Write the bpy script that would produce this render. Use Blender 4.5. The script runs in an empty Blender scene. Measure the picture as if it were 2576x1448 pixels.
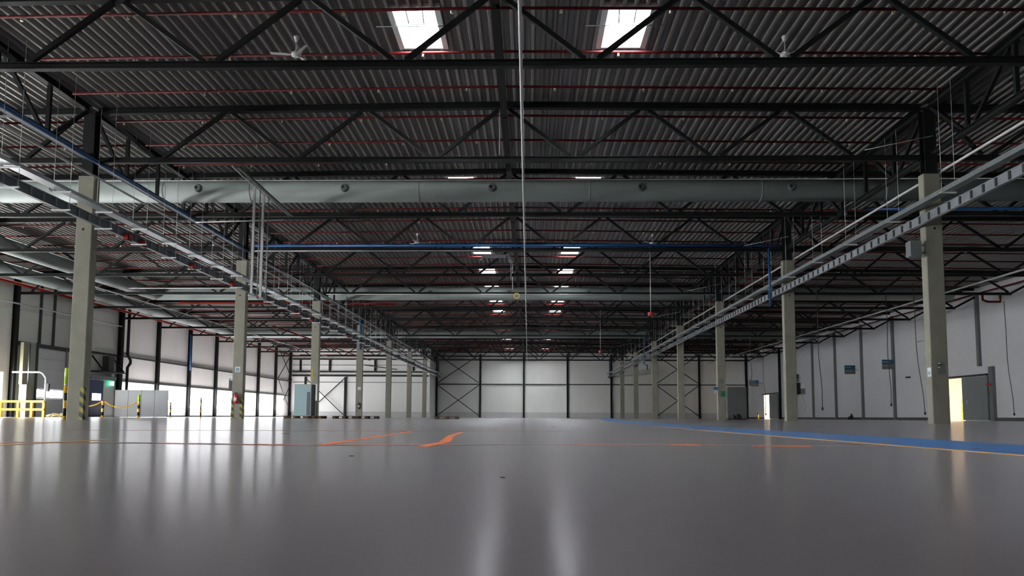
import bpy, math, random
from mathutils import Vector, Matrix
random.seed(7)
sc = bpy.context.scene
COL = sc.collection
PI = math.pi
ORD = ['first', 'second', 'third', 'fourth', 'fifth', 'sixth', 'seventh', 'eighth', 'ninth', 'tenth',
       'eleventh', 'twelfth', 'thirteenth', 'fourteenth', 'fifteenth', 'sixteenth']

# ------------------------------------------------------------------ place
XL, XR = -12.73, 11.27            # column rows
WL, WR = -31.15, 29.85            # side wall faces
Y1, SP = 21.507, 12.0             # first column pair, column spacing
YF, YFL = 106.03, 99.6            # far wall faces (nave / windowed aisle)
YB = -14.0                        # wall behind the camera
HC = 6.98                         # top of the concrete columns
ZB = 7.47                         # bottom chord
def ztop(x): return 9.07 - 0.0114 * abs(x + 0.73)     # top chord axis
def zdeck(x): return 9.17 - 0.0114 * abs(x + 0.73)    # underside of deck

# ------------------------------------------------------------------ materials
def mat(name, col, rough=0.6, metal=0.0, spec=0.5, var=0.0, vscale=1.0, stretch=(1, 1, 1), bump=0.0, bscale=20.0,
        rvar=0.0, col2=None, detail=4.0):
    m = bpy.data.materials.new(name); m.use_nodes = True
    nt = m.node_tree; b = nt.nodes['Principled BSDF']
    b.inputs['Base Color'].default_value = (*col, 1)
    b.inputs['Roughness'].default_value = rough
    b.inputs['Metallic'].default_value = metal
    b.inputs['Specular IOR Level'].default_value = spec
    if var or rvar or bump:
        g = nt.nodes.new('ShaderNodeNewGeometry')
        mp = nt.nodes.new('ShaderNodeVectorMath'); mp.operation = 'MULTIPLY'
        mp.inputs[1].default_value = stretch
        nt.links.new(g.outputs['Position'], mp.inputs[0])
        n = nt.nodes.new('ShaderNodeTexNoise'); n.inputs['Scale'].default_value = vscale
        n.inputs['Detail'].default_value = detail
        nt.links.new(mp.outputs[0], n.inputs['Vector'])
        if var:
            r = nt.nodes.new('ShaderNodeValToRGB')
            c2 = col2 or tuple(c * (1 - var) for c in col)
            c1 = col if col2 else tuple(min(1, c * (1 + var)) for c in col)
            r.color_ramp.elements[0].position = 0.2; r.color_ramp.elements[1].position = 0.8
            r.color_ramp.elements[0].color = (*c2, 1); r.color_ramp.elements[1].color = (*c1, 1)
            nt.links.new(n.outputs['Fac'], r.inputs['Fac'])
            nt.links.new(r.outputs['Color'], b.inputs['Base Color'])
        if rvar:
            mr = nt.nodes.new('ShaderNodeMapRange')
            mr.inputs['To Min'].default_value = max(0.02, rough - rvar); mr.inputs['To Max'].default_value = rough + rvar
            mr.inputs['From Min'].default_value = 0.3; mr.inputs['From Max'].default_value = 0.7
            nt.links.new(n.outputs['Fac'], mr.inputs['Value'])
            nt.links.new(mr.outputs[0], b.inputs['Roughness'])
        if bump:
            n2 = nt.nodes.new('ShaderNodeTexNoise'); n2.inputs['Scale'].default_value = bscale; n2.inputs['Detail'].default_value = 3
            nt.links.new(mp.outputs[0], n2.inputs['Vector'])
            bp = nt.nodes.new('ShaderNodeBump'); bp.inputs['Strength'].default_value = bump; bp.inputs['Distance'].default_value = 0.01
            nt.links.new(n2.outputs['Fac'], bp.inputs['Height'])
            nt.links.new(bp.outputs['Normal'], b.inputs['Normal'])
    return m

def glow(name, col, strength):
    m = bpy.data.materials.new(name); m.use_nodes = True
    nt = m.node_tree; b = nt.nodes['Principled BSDF']
    b.inputs['Base Color'].default_value = (0.7, 0.7, 0.7, 1)
    b.inputs['Emission Color'].default_value = (*col, 1)
    b.inputs['Emission Strength'].default_value = strength
    return m

def daylit_glass(name, strength, clear=0.8):
    """frosted glass that shows the bright sky behind it and lets the sun through"""
    m = bpy.data.materials.new(name); m.use_nodes = True
    nt = m.node_tree; nt.nodes.remove(nt.nodes['Principled BSDF']); out = nt.nodes['Material Output']
    e = nt.nodes.new('ShaderNodeEmission'); e.inputs[0].default_value = (1, 1, 0.98, 1); e.inputs[1].default_value = strength
    t = nt.nodes.new('ShaderNodeBsdfTransparent'); t.inputs[0].default_value = (clear, clear, clear, 1)
    a = nt.nodes.new('ShaderNodeAddShader'); nt.links.new(e.outputs[0], a.inputs[0]); nt.links.new(t.outputs[0], a.inputs[1])
    nt.links.new(a.outputs[0], out.inputs['Surface'])
    return m

def stripes(name, a, b_, vec, width, rough=0.5):
    """hard two-colour bands across a direction in object space"""
    m = mat(name, a, rough); nt = m.node_tree; b = nt.nodes['Principled BSDF']
    tc = nt.nodes.new('ShaderNodeTexCoord')
    d = nt.nodes.new('ShaderNodeVectorMath'); d.operation = 'DOT_PRODUCT'; d.inputs[1].default_value = vec
    nt.links.new(tc.outputs['Object'], d.inputs[0])
    w = nt.nodes.new('ShaderNodeMath'); w.operation = 'PINGPONG'; w.inputs[1].default_value = width
    nt.links.new(d.outputs['Value'], w.inputs[0])
    g = nt.nodes.new('ShaderNodeMath'); g.operation = 'GREATER_THAN'; g.inputs[1].default_value = width / 2
    nt.links.new(w.outputs[0], g.inputs[0])
    mx = nt.nodes.new('ShaderNodeMix'); mx.data_type = 'RGBA'
    mx.inputs[6].default_value = (*a, 1); mx.inputs[7].default_value = (*b_, 1)
    nt.links.new(g.outputs[0], mx.inputs[0]); nt.links.new(mx.outputs[2], b.inputs['Base Color'])
    return m

def worn_paint(name, paint, floor, amount, scale, rough, stretch=(1, 1, 1)):
    m = mat(name, paint, rough, 0, 0.18); nt = m.node_tree; b = nt.nodes['Principled BSDF']
    g = nt.nodes.new('ShaderNodeNewGeometry')
    mp = nt.nodes.new('ShaderNodeVectorMath'); mp.operation = 'MULTIPLY'; mp.inputs[1].default_value = stretch
    nt.links.new(g.outputs['Position'], mp.inputs[0])
    n = nt.nodes.new('ShaderNodeTexNoise'); n.inputs['Scale'].default_value = scale; n.inputs['Detail'].default_value = 6
    nt.links.new(mp.outputs[0], n.inputs['Vector'])
    r = nt.nodes.new('ShaderNodeValToRGB')
    r.color_ramp.elements[0].position = max(0, amount - 0.08); r.color_ramp.elements[1].position = min(1, amount + 0.08)
    r.color_ramp.elements[0].color = (*floor, 1); r.color_ramp.elements[1].color = (*paint, 1)
    nt.links.new(n.outputs['Fac'], r.inputs['Fac']); nt.links.new(r.outputs['Color'], b.inputs['Base Color'])
    return m

FLOORC = (0.158, 0.137, 0.146)
M = dict(
    floor=mat('polished_concrete', FLOORC, 0.225, 0, 0.5, var=0.035, vscale=0.6, bump=0.02, bscale=2.5, detail=6),
    deck=mat('galvanised_deck', (0.23, 0.226, 0.215), 0.42, 0.15, 0.5, var=0.15, vscale=1.5, stretch=(1, 0.15, 1)),
    steel=mat('anthracite_steel', (0.009, 0.0105, 0.011), 0.55, 0, 0.25, var=0.2, vscale=3),
    girt=mat('grey_green_steel', (0.035, 0.042, 0.042), 0.5, 0, 0.5, var=0.15, vscale=3),
    concrete=mat('cast_concrete', (0.27, 0.265, 0.22), 0.75, 0, 0.3, var=0.13, vscale=2.2, bump=0.15, bscale=30),
    hole=mat('dark_recess', (0.01, 0.01, 0.01), 0.9),
    clad=mat('white_cladding', (0.87, 0.88, 0.86), 0.55, 0, 0.4, var=0.04, vscale=0.6, stretch=(1, 1, 0.3)),
    cladl=mat('pale_grey_cladding', (0.84, 0.86, 0.83), 0.5, 0, 0.4, var=0.06, vscale=0.5),
    rwall=mat('blue_white_panel', (0.73, 0.755, 0.80), 0.5, 0, 0.4, var=0.04, vscale=0.4),
    plinth=mat('plinth_grey', (0.62, 0.63, 0.63), 0.7, var=0.08, vscale=1.5),
    kerb=mat('dark_kerb', (0.10, 0.105, 0.11), 0.7, var=0.15, vscale=2),
    post=mat('grey_trim', (0.16, 0.175, 0.18), 0.5),
    red=mat('red_pipe', (0.10, 0.006, 0.006), 0.6, 0, 0.2),
    redm=mat('red_main_pipe', (0.16, 0.014, 0.007), 0.6, 0, 0.2),
    brass=mat('sprinkler_brass', (0.8, 0.75, 0.6), 0.3, 0.9),
    duct=mat('painted_duct', (0.23, 0.27, 0.262), 0.6, 0.0, 0.5, var=0.06, vscale=0.8),
    ductd=mat('duct_nozzle', (0.10, 0.12, 0.125), 0.5),
    galv=mat('galvanised_steel', (0.42, 0.46, 0.50), 0.36, 0.6, 0.5, var=0.12, vscale=6),
    galvd=mat('dull_galvanised', (0.25, 0.28, 0.29), 0.45, 0.5, 0.5, var=0.12, vscale=5),
    white=mat('white_paint', (0.68, 0.70, 0.70), 0.4),
    conduit=mat('pale_conduit', (0.55, 0.56, 0.56), 0.4, 0.2),
    blue=mat('blue_pipe', (0.012, 0.08, 0.24), 0.35),
    yellow=mat('safety_yellow', (0.80, 0.46, 0.015), 0.4),
    lime=mat('lime_cap', (0.45, 0.72, 0.02), 0.4),
    black=mat('black_plastic', (0.015, 0.015, 0.017), 0.45),
    redb=mat('red_box', (0.45, 0.03, 0.03), 0.4),
    door=mat('door_panel', (0.74, 0.78, 0.82), 0.5, var=0.04, vscale=1),
    slide=mat('sliding_door_grey', (0.22, 0.25, 0.26), 0.5, var=0.05, vscale=1),
    bdoor=mat('blue_door', (0.02, 0.045, 0.16), 0.4),
    cream=mat('cream_enamel', (0.30, 0.295, 0.205), 0.5),
    palegreen=mat('pale_green_panel', (0.36, 0.42, 0.38), 0.5),
    sheet=mat('grey_sheet', (0.15, 0.165, 0.19), 0.42, 0.0, 0.5, var=0.05, vscale=0.8),
    cab=mat('light_blue_cabinet', (0.30, 0.44, 0.48), 0.4),
    cabd=mat('dark_cabinet_grey', (0.10, 0.12, 0.14), 0.5),
    wood=mat('pallet_wood', (0.11, 0.06, 0.03), 0.8, var=0.4, vscale=6),
    woodd=mat('dark_pallet_wood', (0.05, 0.032, 0.022), 0.8, var=0.4, vscale=6),
    paper=mat('white_paper', (0.75, 0.77, 0.8), 0.6),
    sblue=mat('sign_blue', (0.01, 0.09, 0.22), 0.4),
    sgrey=mat('sign_grey', (0.16, 0.16, 0.16), 0.5),
    sline=mat('sign_pale_line', (0.35, 0.42, 0.48), 0.5),
    green=mat('sign_green', (0.01, 0.22, 0.09), 0.5),
    dblue=mat('notice_blue', (0.05, 0.2, 0.4), 0.5),
    bag=mat('pale_yellow_strap', (0.72, 0.62, 0.33), 0.6),
    stripe=stripes('yellow_black_bands', (0.78, 0.48, 0.03), (0.015, 0.015, 0.018), (0, 0, 1), 0.22),
    stripe2=stripes('worn_yellow_black_bands', (0.30, 0.27, 0.04), (0.02, 0.022, 0.02), (0.7, 0.7, 1), 0.14),
    pane=daylit_glass('daylit_pane', 1.3), pane2=daylit_glass('boosted_near_pane', 8.0, 0.15),  # near panes glow far stronger than the rest, raised to light the near columns
    sky=glow('daylit_skylight', (0.95, 0.98, 1.0), 12.5),
    exitg=glow('lit_exit_green', (0.02, 0.45, 0.25), 0.35),
    exitw=glow('lit_exit_white', (0.9, 1.0, 0.95), 0.6),
    warm=glow('warm_lamp', (1.0, 0.85, 0.67), 8.0),
    annex=mat('annex_wall_cream', (0.75, 0.69, 0.60), 0.6),
    lblue=worn_paint('worn_blue_paint', (0.055, 0.15, 0.36), FLOORC, 0.40, 2.5, 0.55),
    lorange=worn_paint('orange_line_paint', (0.62, 0.33, 0.12), FLOORC, 0.30, 3.0, 0.55),
    lorange2=worn_paint('faded_orange_paint', (0.55, 0.12, 0.06), FLOORC, 0.52, 3.0, 0.4),
    lorange3=worn_paint('bright_orange_paint', (0.85, 0.19, 0.04), FLOORC, 0.38, 7.0, 0.5),
    joint=mat('dark_mark', (0.03, 0.03, 0.03), 0.7),
    scuff=mat('pale_scuff', (0.3, 0.29, 0.3), 0.4),
)

def polished(m, rough, ior):
    """swap the principled shader for a plain diffuse base under a sealed glossy coat"""
    nt = m.node_tree; b = nt.nodes['Principled BSDF']; out = nt.nodes['Material Output']
    d = nt.nodes.new('ShaderNodeBsdfDiffuse'); g = nt.nodes.new('ShaderNodeBsdfGlossy'); f = nt.nodes.new('ShaderNodeFresnel'); mx = nt.nodes.new('ShaderNodeMixShader')
    g.inputs['Roughness'].default_value = rough; g.inputs['Color'].default_value = (0.92, 0.92, 0.95, 1); f.inputs['IOR'].default_value = ior
    for l in list(nt.links):
        if l.to_node == b and l.to_socket.name == 'Base Color': nt.links.new(l.from_socket, d.inputs['Color'])
        if l.to_node == b and l.to_socket.name == 'Normal':
            for n in (d, g, f): nt.links.new(l.from_socket, n.inputs['Normal'])
    h = nt.nodes.new('ShaderNodeBsdfGlossy'); h.inputs['Roughness'].default_value = 0.285; h.inputs['Color'].default_value = (0.92, 0.88, 0.93, 1)
    m2 = nt.nodes.new('ShaderNodeMixShader'); m2.inputs[0].default_value = 0.31; nt.links.new(g.outputs[0], m2.inputs[1]); nt.links.new(h.outputs[0], m2.inputs[2])
    nt.links.new(f.outputs[0], mx.inputs[0]); nt.links.new(d.outputs[0], mx.inputs[1]); nt.links.new(m2.outputs[0], mx.inputs[2])
    nt.links.new(mx.outputs[0], out.inputs['Surface']); nt.nodes.remove(b)
polished(M['floor'], 0.175, 1.41)

# ------------------------------------------------------------------ mesh helpers
class MB:
    def __init__(s): s.v = []; s.f = []; s.smooth = set()
    def quadbox(s, pts):                          # 8 points: bottom 4 then top 4
        b = len(s.v); s.v += [tuple(p) for p in pts]
        for q in ((3, 2, 1, 0), (4, 5, 6, 7), (0, 1, 5, 4), (1, 2, 6, 5), (2, 3, 7, 6), (3, 0, 4, 7)):
            s.f.append(tuple(b + i for i in q))
        return s
    def box(s, x0, x1, y0, y1, z0, z1):
        return s.quadbox([(x0, y0, z0), (x1, y0, z0), (x1, y1, z0), (x0, y1, z0), (x0, y0, z1), (x1, y0, z1), (x1, y1, z1), (x0, y1, z1)])
    def ext(s, p0, p1, prof, up=(0, 0, 1), smooth=False):   # extrude a closed 2-D profile from p0 to p1
        p0, p1 = Vector(p0), Vector(p1); d = (p1 - p0).normalized(); u = Vector(up)
        if abs(d.dot(u)) > 0.99: u = Vector((0, 1, 0))
        r = d.cross(u).normalized(); u = r.cross(d)
        b = len(s.v); n = len(prof)
        for p in (p0, p1):
            s.v += [tuple(p + r * a + u * c) for a, c in prof]
        for i in range(n):
            j = (i + 1) % n
            if smooth: s.smooth.add(len(s.f))
            s.f.append((b + i, b + j, b + n + j, b + n + i))
        s.f.append(tuple(b + i for i in reversed(range(n)))); s.f.append(tuple(b + n + i for i in range(n)))
        return s
    def bar(s, p0, p1, w, h=None, up=(0, 0, 1)):
        h = h or w
        return s.ext(p0, p1, [(-w / 2, -h / 2), (w / 2, -h / 2), (w / 2, h / 2), (-w / 2, h / 2)], up)
    def hsec(s, p0, p1, w, h, t=None, up=(0, 0, 1)):
        t = t or w * 0.09; a, c = w / 2, h / 2; q = t / 2
        return s.ext(p0, p1, [(-a, -c), (a, -c), (a, -c + t), (q, -c + t), (q, c - t), (a, c - t), (a, c), (-a, c), (-a, c - t), (-q, c - t), (-q, -c + t), (-a, -c + t)], up)
    def tube(s, p0, p1, r, n=10):
        return s.ext(p0, p1, [(r * math.cos(2 * PI * i / n), r * math.sin(2 * PI * i / n)) for i in range(n)], smooth=True)
    def path(s, pts, r, n=8):                     # tube along a polyline with shared rings
        pts = [Vector(p) for p in pts]; b = len(s.v); u = None
        for i, p in enumerate(pts):
            d = (pts[min(i + 1, len(pts) - 1)] - pts[max(i - 1, 0)]).normalized()
            if u is None:
                u = Vector((0, 0, 1)) if abs(d.z) < 0.9 else Vector((0, 1, 0))
            u = (u - d * u.dot(d)).normalized(); w = d.cross(u)
            s.v += [tuple(p + u * r * math.cos(2 * PI * k / n) + w * r * math.sin(2 * PI * k / n)) for k in range(n)]
        for i in range(len(pts) - 1):
            for k in range(n):
                j = (k + 1) % n; s.smooth.add(len(s.f))
                s.f.append((b + i * n + k, b + i * n + j, b + (i + 1) * n + j, b + (i + 1) * n + k))
        s.f.append(tuple(b + k for k in reversed(range(n)))); e = b + (len(pts) - 1) * n
        s.f.append(tuple(e + k for k in range(n)))
        return s
    def lathe(s, c, prof, n=16, axis='z'):        # prof: (radius, height) from bottom to top
        b = len(s.v); c = Vector(c)
        for r, h in prof:
            for k in range(n):
                a = 2 * PI * k / n; x, y = r * math.cos(a), r * math.sin(a)
                s.v.append(tuple(c + (Vector((x, y, h)) if axis == 'z' else Vector((x, h, y)) if axis == 'y' else Vector((h, x, y)))))
        for i in range(len(prof) - 1):
            for k in range(n):
                j = (k + 1) % n; s.smooth.add(len(s.f))
                s.f.append((b + i * n + k, b + i * n + j, b + (i + 1) * n + j, b + (i + 1) * n + k))
        s.f.append(tuple(b + k for k in reversed(range(n)))); e = b + (len(prof) - 1) * n
        s.f.append(tuple(e + k for k in range(n)))
        return s
    def build(s, name, m, parent=None):
        me = bpy.data.meshes.new(name); me.from_pydata(s.v, [], s.f)
        for i in s.smooth: me.polygons[i].use_smooth = True
        import bmesh
        bm = bmesh.new(); bm.from_mesh(me); bmesh.ops.recalc_face_normals(bm, faces=bm.faces); bm.to_mesh(me); bm.free()
        me.materials.append(M[m] if isinstance(m, str) else m)
        o = bpy.data.objects.new(name, me); COL.objects.link(o)
        if parent:
            o.parent = parent
            o.matrix_parent_inverse = Matrix.Translation(-parent.location) if False else Matrix.Identity(4)
        return o

def tag(o, label=None, cat=None, group=None, kind='thing'):
    if label: o['label'] = label
    if cat: o['category'] = cat
    if group: o['group'] = group
    o['kind'] = kind
    return o
def thing(name, loc, label, cat, group=None, rz=0):   # an Empty at the thing's base; parts are built in its local space
    o = bpy.data.objects.new(name, None); COL.objects.link(o)
    o.location = loc; o.rotation_euler = (0, 0, rz); o.empty_display_size = 0.2
    return tag(o, label, cat, group)
def one(name, mb, m, label, cat, group=None): return tag(mb.build(name, m), label, cat, group)
def struct(name, mb, m): o = mb.build(name, m); o['kind'] = 'structure'; return o
CH = {}
def kids(o): return [c for c in COL.objects if c.parent == o]
def family(o): return (o, [(c, kids(c)) for c in kids(o)])
def dup(fam, loc, label, rz=None, group=None):        # copy a thing with its parts and sub-parts
    r, ch = fam; n = r.copy(); COL.objects.link(n); n.location = loc; n['label'] = label
    if rz is not None: n.rotation_euler = (0, 0, rz)
    if group: n['group'] = group
    for c, sub in ch:
        d = c.copy(); d.parent = n; COL.objects.link(d)
        for g in sub:
            e = g.copy(); e.parent = d; COL.objects.link(e)
    return n

# ------------------------------------------------------------------ camera
F, CY, YAW, PIT, ROL, CH_Z = 1937.5, 884.63, 0.0224, 0.0840, 0.0043, 0.1391
r = Vector((math.cos(YAW), math.sin(YAW), 0)); fw = Vector((-math.sin(YAW), math.cos(YAW), 0)); up = Vector((0, 0, 1))
fd = fw * math.cos(PIT) + up * math.sin(PIT); uu = up * math.cos(PIT) - fw * math.sin(PIT)
rr = r * math.cos(ROL) + uu * math.sin(ROL); u2 = uu * math.cos(ROL) - r * math.sin(ROL)
cam = bpy.data.cameras.new('camera'); co = bpy.data.objects.new('camera', cam); COL.objects.link(co)
co.matrix_world = Matrix(((rr.x, u2.x, -fd.x, 0), (rr.y, u2.y, -fd.y, 0), (rr.z, u2.z, -fd.z, CH_Z), (0, 0, 0, 1)))
cam.sensor_width = 36; cam.lens = F * 36 / 2576; cam.shift_y = (CY - 724) / 2576; cam.clip_start = 0.02; cam.clip_end = 400
sc.camera = co

# ------------------------------------------------------------------ shell
struct('floor', MB().box(WL - 0.4, WR + 0.4, YB - 0.4, YF + 0.4, -0.3, 0.0), 'floor')

# trapezoidal roof deck with openings for the skylights
SKY_Y = [4.4, 16.35, 28.35, 40.25, 46.2, 52.15, 58.1, 64.0, 75.8, 87.75, 99.76]  # foremost pair is assumed, out of view, added to light the near floor
SKY_X = [(-3.1, -2.1), (1.71, 2.71)]
SLEN = 1.8
xs = []; x = WL - 0.3; PT = 0.25
while x < WR + 0.3:
    for dx, h in ((0.0, 0.0), (0.058, 0.0), (0.098, 0.10), (0.21, 0.10)): xs.append((x + dx, h))
    x += PT
cuts = sorted([YB - 0.3, YF + 0.3] + [y for s in SKY_Y for y in (s, s + SLEN) if y < YF])
mb = MB()
for a, b in zip(cuts[:-1], cuts[1:]):
    hole = any(abs(a - s) < 1e-6 for s in SKY_Y); base = len(mb.v)
    for yy in (a, b): mb.v += [(px, yy, zdeck(px) + h) for px, h in xs]
    n = len(xs)
    for i in range(n - 1):
        mid = (xs[i][0] + xs[i + 1][0]) / 2
        if hole and any(q0 < mid < q1 for q0, q1 in SKY_X): continue
        mb.f.append((base + i, base + i + 1, base + n + i + 1, base + n + i))
struct('ceiling', mb, 'deck')

# left wall: plinth band, window strip band, upper cladding
def wall_left():
    m = MB(); x0, x1 = WL - 0.22, WL
    holes = sorted([(-10, 1.3), (3.5, 19.3), (21.6, 38.2), (41.0, 44.9), (57.85, 97.35)])
    y = YB - 0.3
    for a, b in holes:
        m.box(x0, x1, y, a, 0, 9.3)
        z0 = 0.25 if a == 41.0 else 0.72; z1 = 2.66
        m.box(x0, x1, a, b, 0, z0); m.box(x0, x1, a, b, z1, 9.3); y = b
    m.box(x0, x1, y, YFL + 0.3, 0, 9.3)
    return m
struct('wall_left', wall_left(), 'cladl')
struct('wall_far_left', MB().box(WL - 0.2, XL - 0.15, YFL, YFL + 0.2, 0, 9.3), 'clad')
struct('wall_return', MB().box(XL - 0.35, XL - 0.15, YFL + 0.2, YF, 0, 9.3), 'clad')
struct('wall_far', MB().box(XL - 0.35, WR + 0.2, YF, YF + 0.22, 0, 9.3), 'clad')
# right wall with two door openings
m = MB(); x0, x1 = WR, WR + 0.22; y = YB - 0.3
for a, b, z1 in ((53.55, 56.3, 2.93), (96.15, 98.75, 3.02)):
    m.box(x0, x1, y, a, 0, 9.3); m.box(x0, x1, a, b, z1, 9.3); y = b
m.box(x0, x1, y, YF + 0.2, 0, 9.3)
struct('wall_right', m, 'rwall')
struct('wall_near', MB().box(WL - 0.2, WR + 0.2, YB - 0.22, YB, 0, 9.3), 'clad')
# base bands
struct('baseboard_far', MB().box(XL - 0.1, WR - 0.02, YF - 0.03, YF - 0.001, 0, 0.75), 'plinth')
struct('baseboard_far_left', MB().box(WL + 0.02, XL - 0.2, YFL - 0.03, YFL - 0.001, 0, 0.73), 'plinth')
m = MB()
for a, b in ((YB, 50.0), (56.4, 92.8), (98.85, YF - 0.05)): m.box(WR - 0.06, WR - 0.001, a, b, 0, 0.22)
struct('baseboard_right', m, 'kerb')
struct('baseboard_left', MB().box(WL + 0.001, WL + 0.04, 57.8, YFL - 0.05, 0, 0.12), 'kerb')

# daylit strip windows in the left wall, one per bay between the posts
def window(n, a, b, z0=0.72, z1=2.66, lights=4, glass='pane'):
    fr = MB(); x0, x1 = WL - 0.12, WL - 0.05
    for zz in (z0, z1 - 0.06): fr.box(x0, x1, a, b, zz, zz + 0.06)
    for i in range(lights + 1):
        yy = a + (b - a - 0.05) * i / lights; fr.box(x0, x1, yy, yy + 0.05, z0 + 0.06, z1 - 0.06)
    o = fr.build('window_%d' % n, 'conduit'); o['kind'] = 'structure'
    p = MB().box(x0 + 0.01, x0 + 0.03, a + 0.02, b - 0.02, z0 + 0.02, z1 - 0.02).build('window_pane', glass, o); p['kind'] = 'structure'
wn = 1
for k in range(7):
    a = 57.85 if k == 0 else 57.5 + 6 * k + 0.13; b = 97.35 if k == 6 else 57.5 + 6 * k + 5.87
    if k == 6: a = 57.5 + 36 + 0.13
    window(wn, a, b); wn += 1
for a, b in ((-10, 1.3), (3.5, 19.3), (21.6, 38.2)):  # assumed windows out of view, added to light the column fronts from this side
    window(wn, a, b, lights=8, glass='pane2'); wn += 1
window(wn, 41.0, 44.9, 0.25, 2.66, 1, 'pane2')
# wall pieces between window bays (behind the posts)
m = MB()
for k in range(1, 7): m.box(WL - 0.2, WL - 0.02, 57.5 + 6 * k - 0.13, 57.5 + 6 * k + 0.13, 0.72, 2.66)
struct('trim_1', m, 'cladl')

# ------------------------------------------------------------------ skylights
def skylight(x0, x1, y0, opener):
    zc = zdeck((x0 + x1) / 2); t = thing('skylight', ((x0 + x1) / 2, y0 + SLEN / 2, zc), '', 'skylight', 'skylights in the roof deck')
    w, l = (x1 - x0) / 2, SLEN / 2; m = MB()
    for sx in (-1, 1):
        a, b = sorted((sx * (w + 0.10), sx * (w - 0.03))); m.box(a, b, -l - 0.06, l + 0.06, -0.02, 0.42)
    for sy in (-1, 1):
        a, b = sorted((sy * (l + 0.06), sy * (l - 0.01))); m.box(-w + 0.03, w - 0.03, a, b, -0.02, 0.42)
    m.build('curb', 'white', t)
    MB().box(-w + 0.031, w - 0.031, -l + 0.011, l - 0.011, 0.36, 0.40).build('dome', 'sky', t)
    if opener:
        o = MB().tube((-w - 0.45, -0.25, -0.06), (w + 0.45, -0.25, -0.06), 0.012, 6)
        o.bar((-0.22, -0.85, 0.2), (-0.18, -0.27, -0.03), 0.03).bar((0.18, -0.85, 0.2), (0.16, -0.27, -0.03), 0.03).bar((-0.2, -0.3, -0.03), (0.2, -0.3, -0.03), 0.03)
        o.build('opener', 'galvd', t)
    return t
for i, y0 in enumerate(SKY_Y):
    for j, (x0, x1) in enumerate(SKY_X):
        t = skylight(x0, x1, y0, i == 1)
        t['label'] = 'daylit rectangular roof skylight, %s from the camera in the row %s of the ridge' % (ORD[i], ('window-side', 'plain-wall side')[j])

# ------------------------------------------------------------------ columns
def column(row, i):
    x = XL if row == 0 else XR; y = Y1 + SP * i
    lab = 'tall concrete column with dark steel head, %s from the camera in the %s row' % (ORD[i], ('windowed', 'unglazed')[row])
    t = thing('concrete_column', (x, y, 0), lab, 'column', ('columns of the windowed row', 'columns of the unglazed row')[row])
    a, b, c = 0.2356, 0.1524, 0.018
    prof = [(-a + c, -b), (a - c, -b), (a, -b + c), (a, b - c), (a - c, b), (-a + c, b), (-a, b - c), (-a, -b + c)]
    m = MB(); base = len(m.v)
    for z in (0, HC): m.v += [(p, q, z) for p, q in prof]
    n = len(prof)
    for k in range(n): m.f.append((k, (k + 1) % n, n + (k + 1) % n, n + k))
    m.f.append(tuple(reversed(range(n)))); m.f.append(tuple(range(n, 2 * n)))
    s = m.build('shaft', 'concrete', t)
    MB().lathe((-0.02 if row == 0 else 0.02, -b - 0.004, 5.42), [(0.035, 0), (0.035, 0.006)], 12, 'y').build('anchor_hole', 'hole', s)
    h = MB().hsec((0, 0, HC), (0, 0, 8.86), 0.33, 0.30, 0.035, up=(0, 1, 0)); h.box(-0.2, 0.2, -0.14, 0.14, HC, HC + 0.03)
    h.build('steel_head', 'steel', t)
    return t
for row in (0, 1):
    for i in range(7): column(row, i)

# ------------------------------------------------------------------ roof trusses
def place(k):
    if k < 0: return 'before the first column pair'
    return ('at the %s column pair' if k % 2 == 0 else 'midway past the %s column pair') % ORD[k // 2]
AIS = ('nave', 'windowed aisle', 'unglazed aisle')
def truss(kind):
    t = thing('roof_truss', (0, 0, 0), '', 'roof truss', 'roof trusses over the ' + AIS[kind])
    if kind == 0:
        x0, x1 = XL + 0.18, XR - 0.18
        tn = [XL + 4 * k for k in range(7)]; bn = [XL + 2 + 4 * k for k in range(6)]
        tn[0] += 0.25; tn[-1] -= 0.25; seq = [tn[0]] + [v for p in zip(bn, tn[1:]) for v in p]; top = [True] + [False, True] * 6
    elif kind == 1:
        x0, x1 = WL + 0.33, XL - 0.18
        seq = [XL - 0.25, XL - 2, XL - 4, XL - 6, XL - 8, XL - 10, XL - 12, XL - 14, XL - 16, WL + 0.9]; top = [i % 2 == 0 for i in range(10)]
    else:
        x0, x1 = XR + 0.18, 28.35
        seq = [XR + 0.25, 12.9, 14.9, 16.9, 18.6, 20.6, 22.4, 24.4, 26.3, 28.3]; top = [i % 2 == 0 for i in range(10)]
    xe = WR - 0.2 if kind == 2 else x1
    m = MB()
    if kind == 0:
        m.hsec((x0, 0, ztop(x0)), (-0.73, 0, 9.07), 0.18, 0.18, 0.02).hsec((-0.73, 0, 9.07), (x1, 0, ztop(x1)), 0.18, 0.18, 0.02)
    else: m.hsec((x0, 0, ztop(x0)), (xe, 0, ztop(xe)), 0.18, 0.18, 0.02)
    m.build('top_chord', 'steel', t)
    m = MB().hsec((x0, 0, ZB), (x1, 0, ZB), 0.15, 0.15, 0.018)
    if kind == 2: m.bar((x1 - 0.08, 0, ZB), (WR - 0.2, 0, 8.2), 0.12)
    m.build('bottom_chord', 'steel', t)
    for i in range(len(seq) - 1):
        d = 0.13 if seq[i + 1] > seq[i] else -0.13
        a, b = seq[i] + d, seq[i + 1] - d
        za = ztop(a) - 0.11 if top[i] else ZB + 0.09; zb = ztop(b) - 0.11 if top[i + 1] else ZB + 0.09
        MB().bar((a, 0, za), (b, 0, zb), 0.1).build('diagonal', 'steel', t)
    return t
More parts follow.
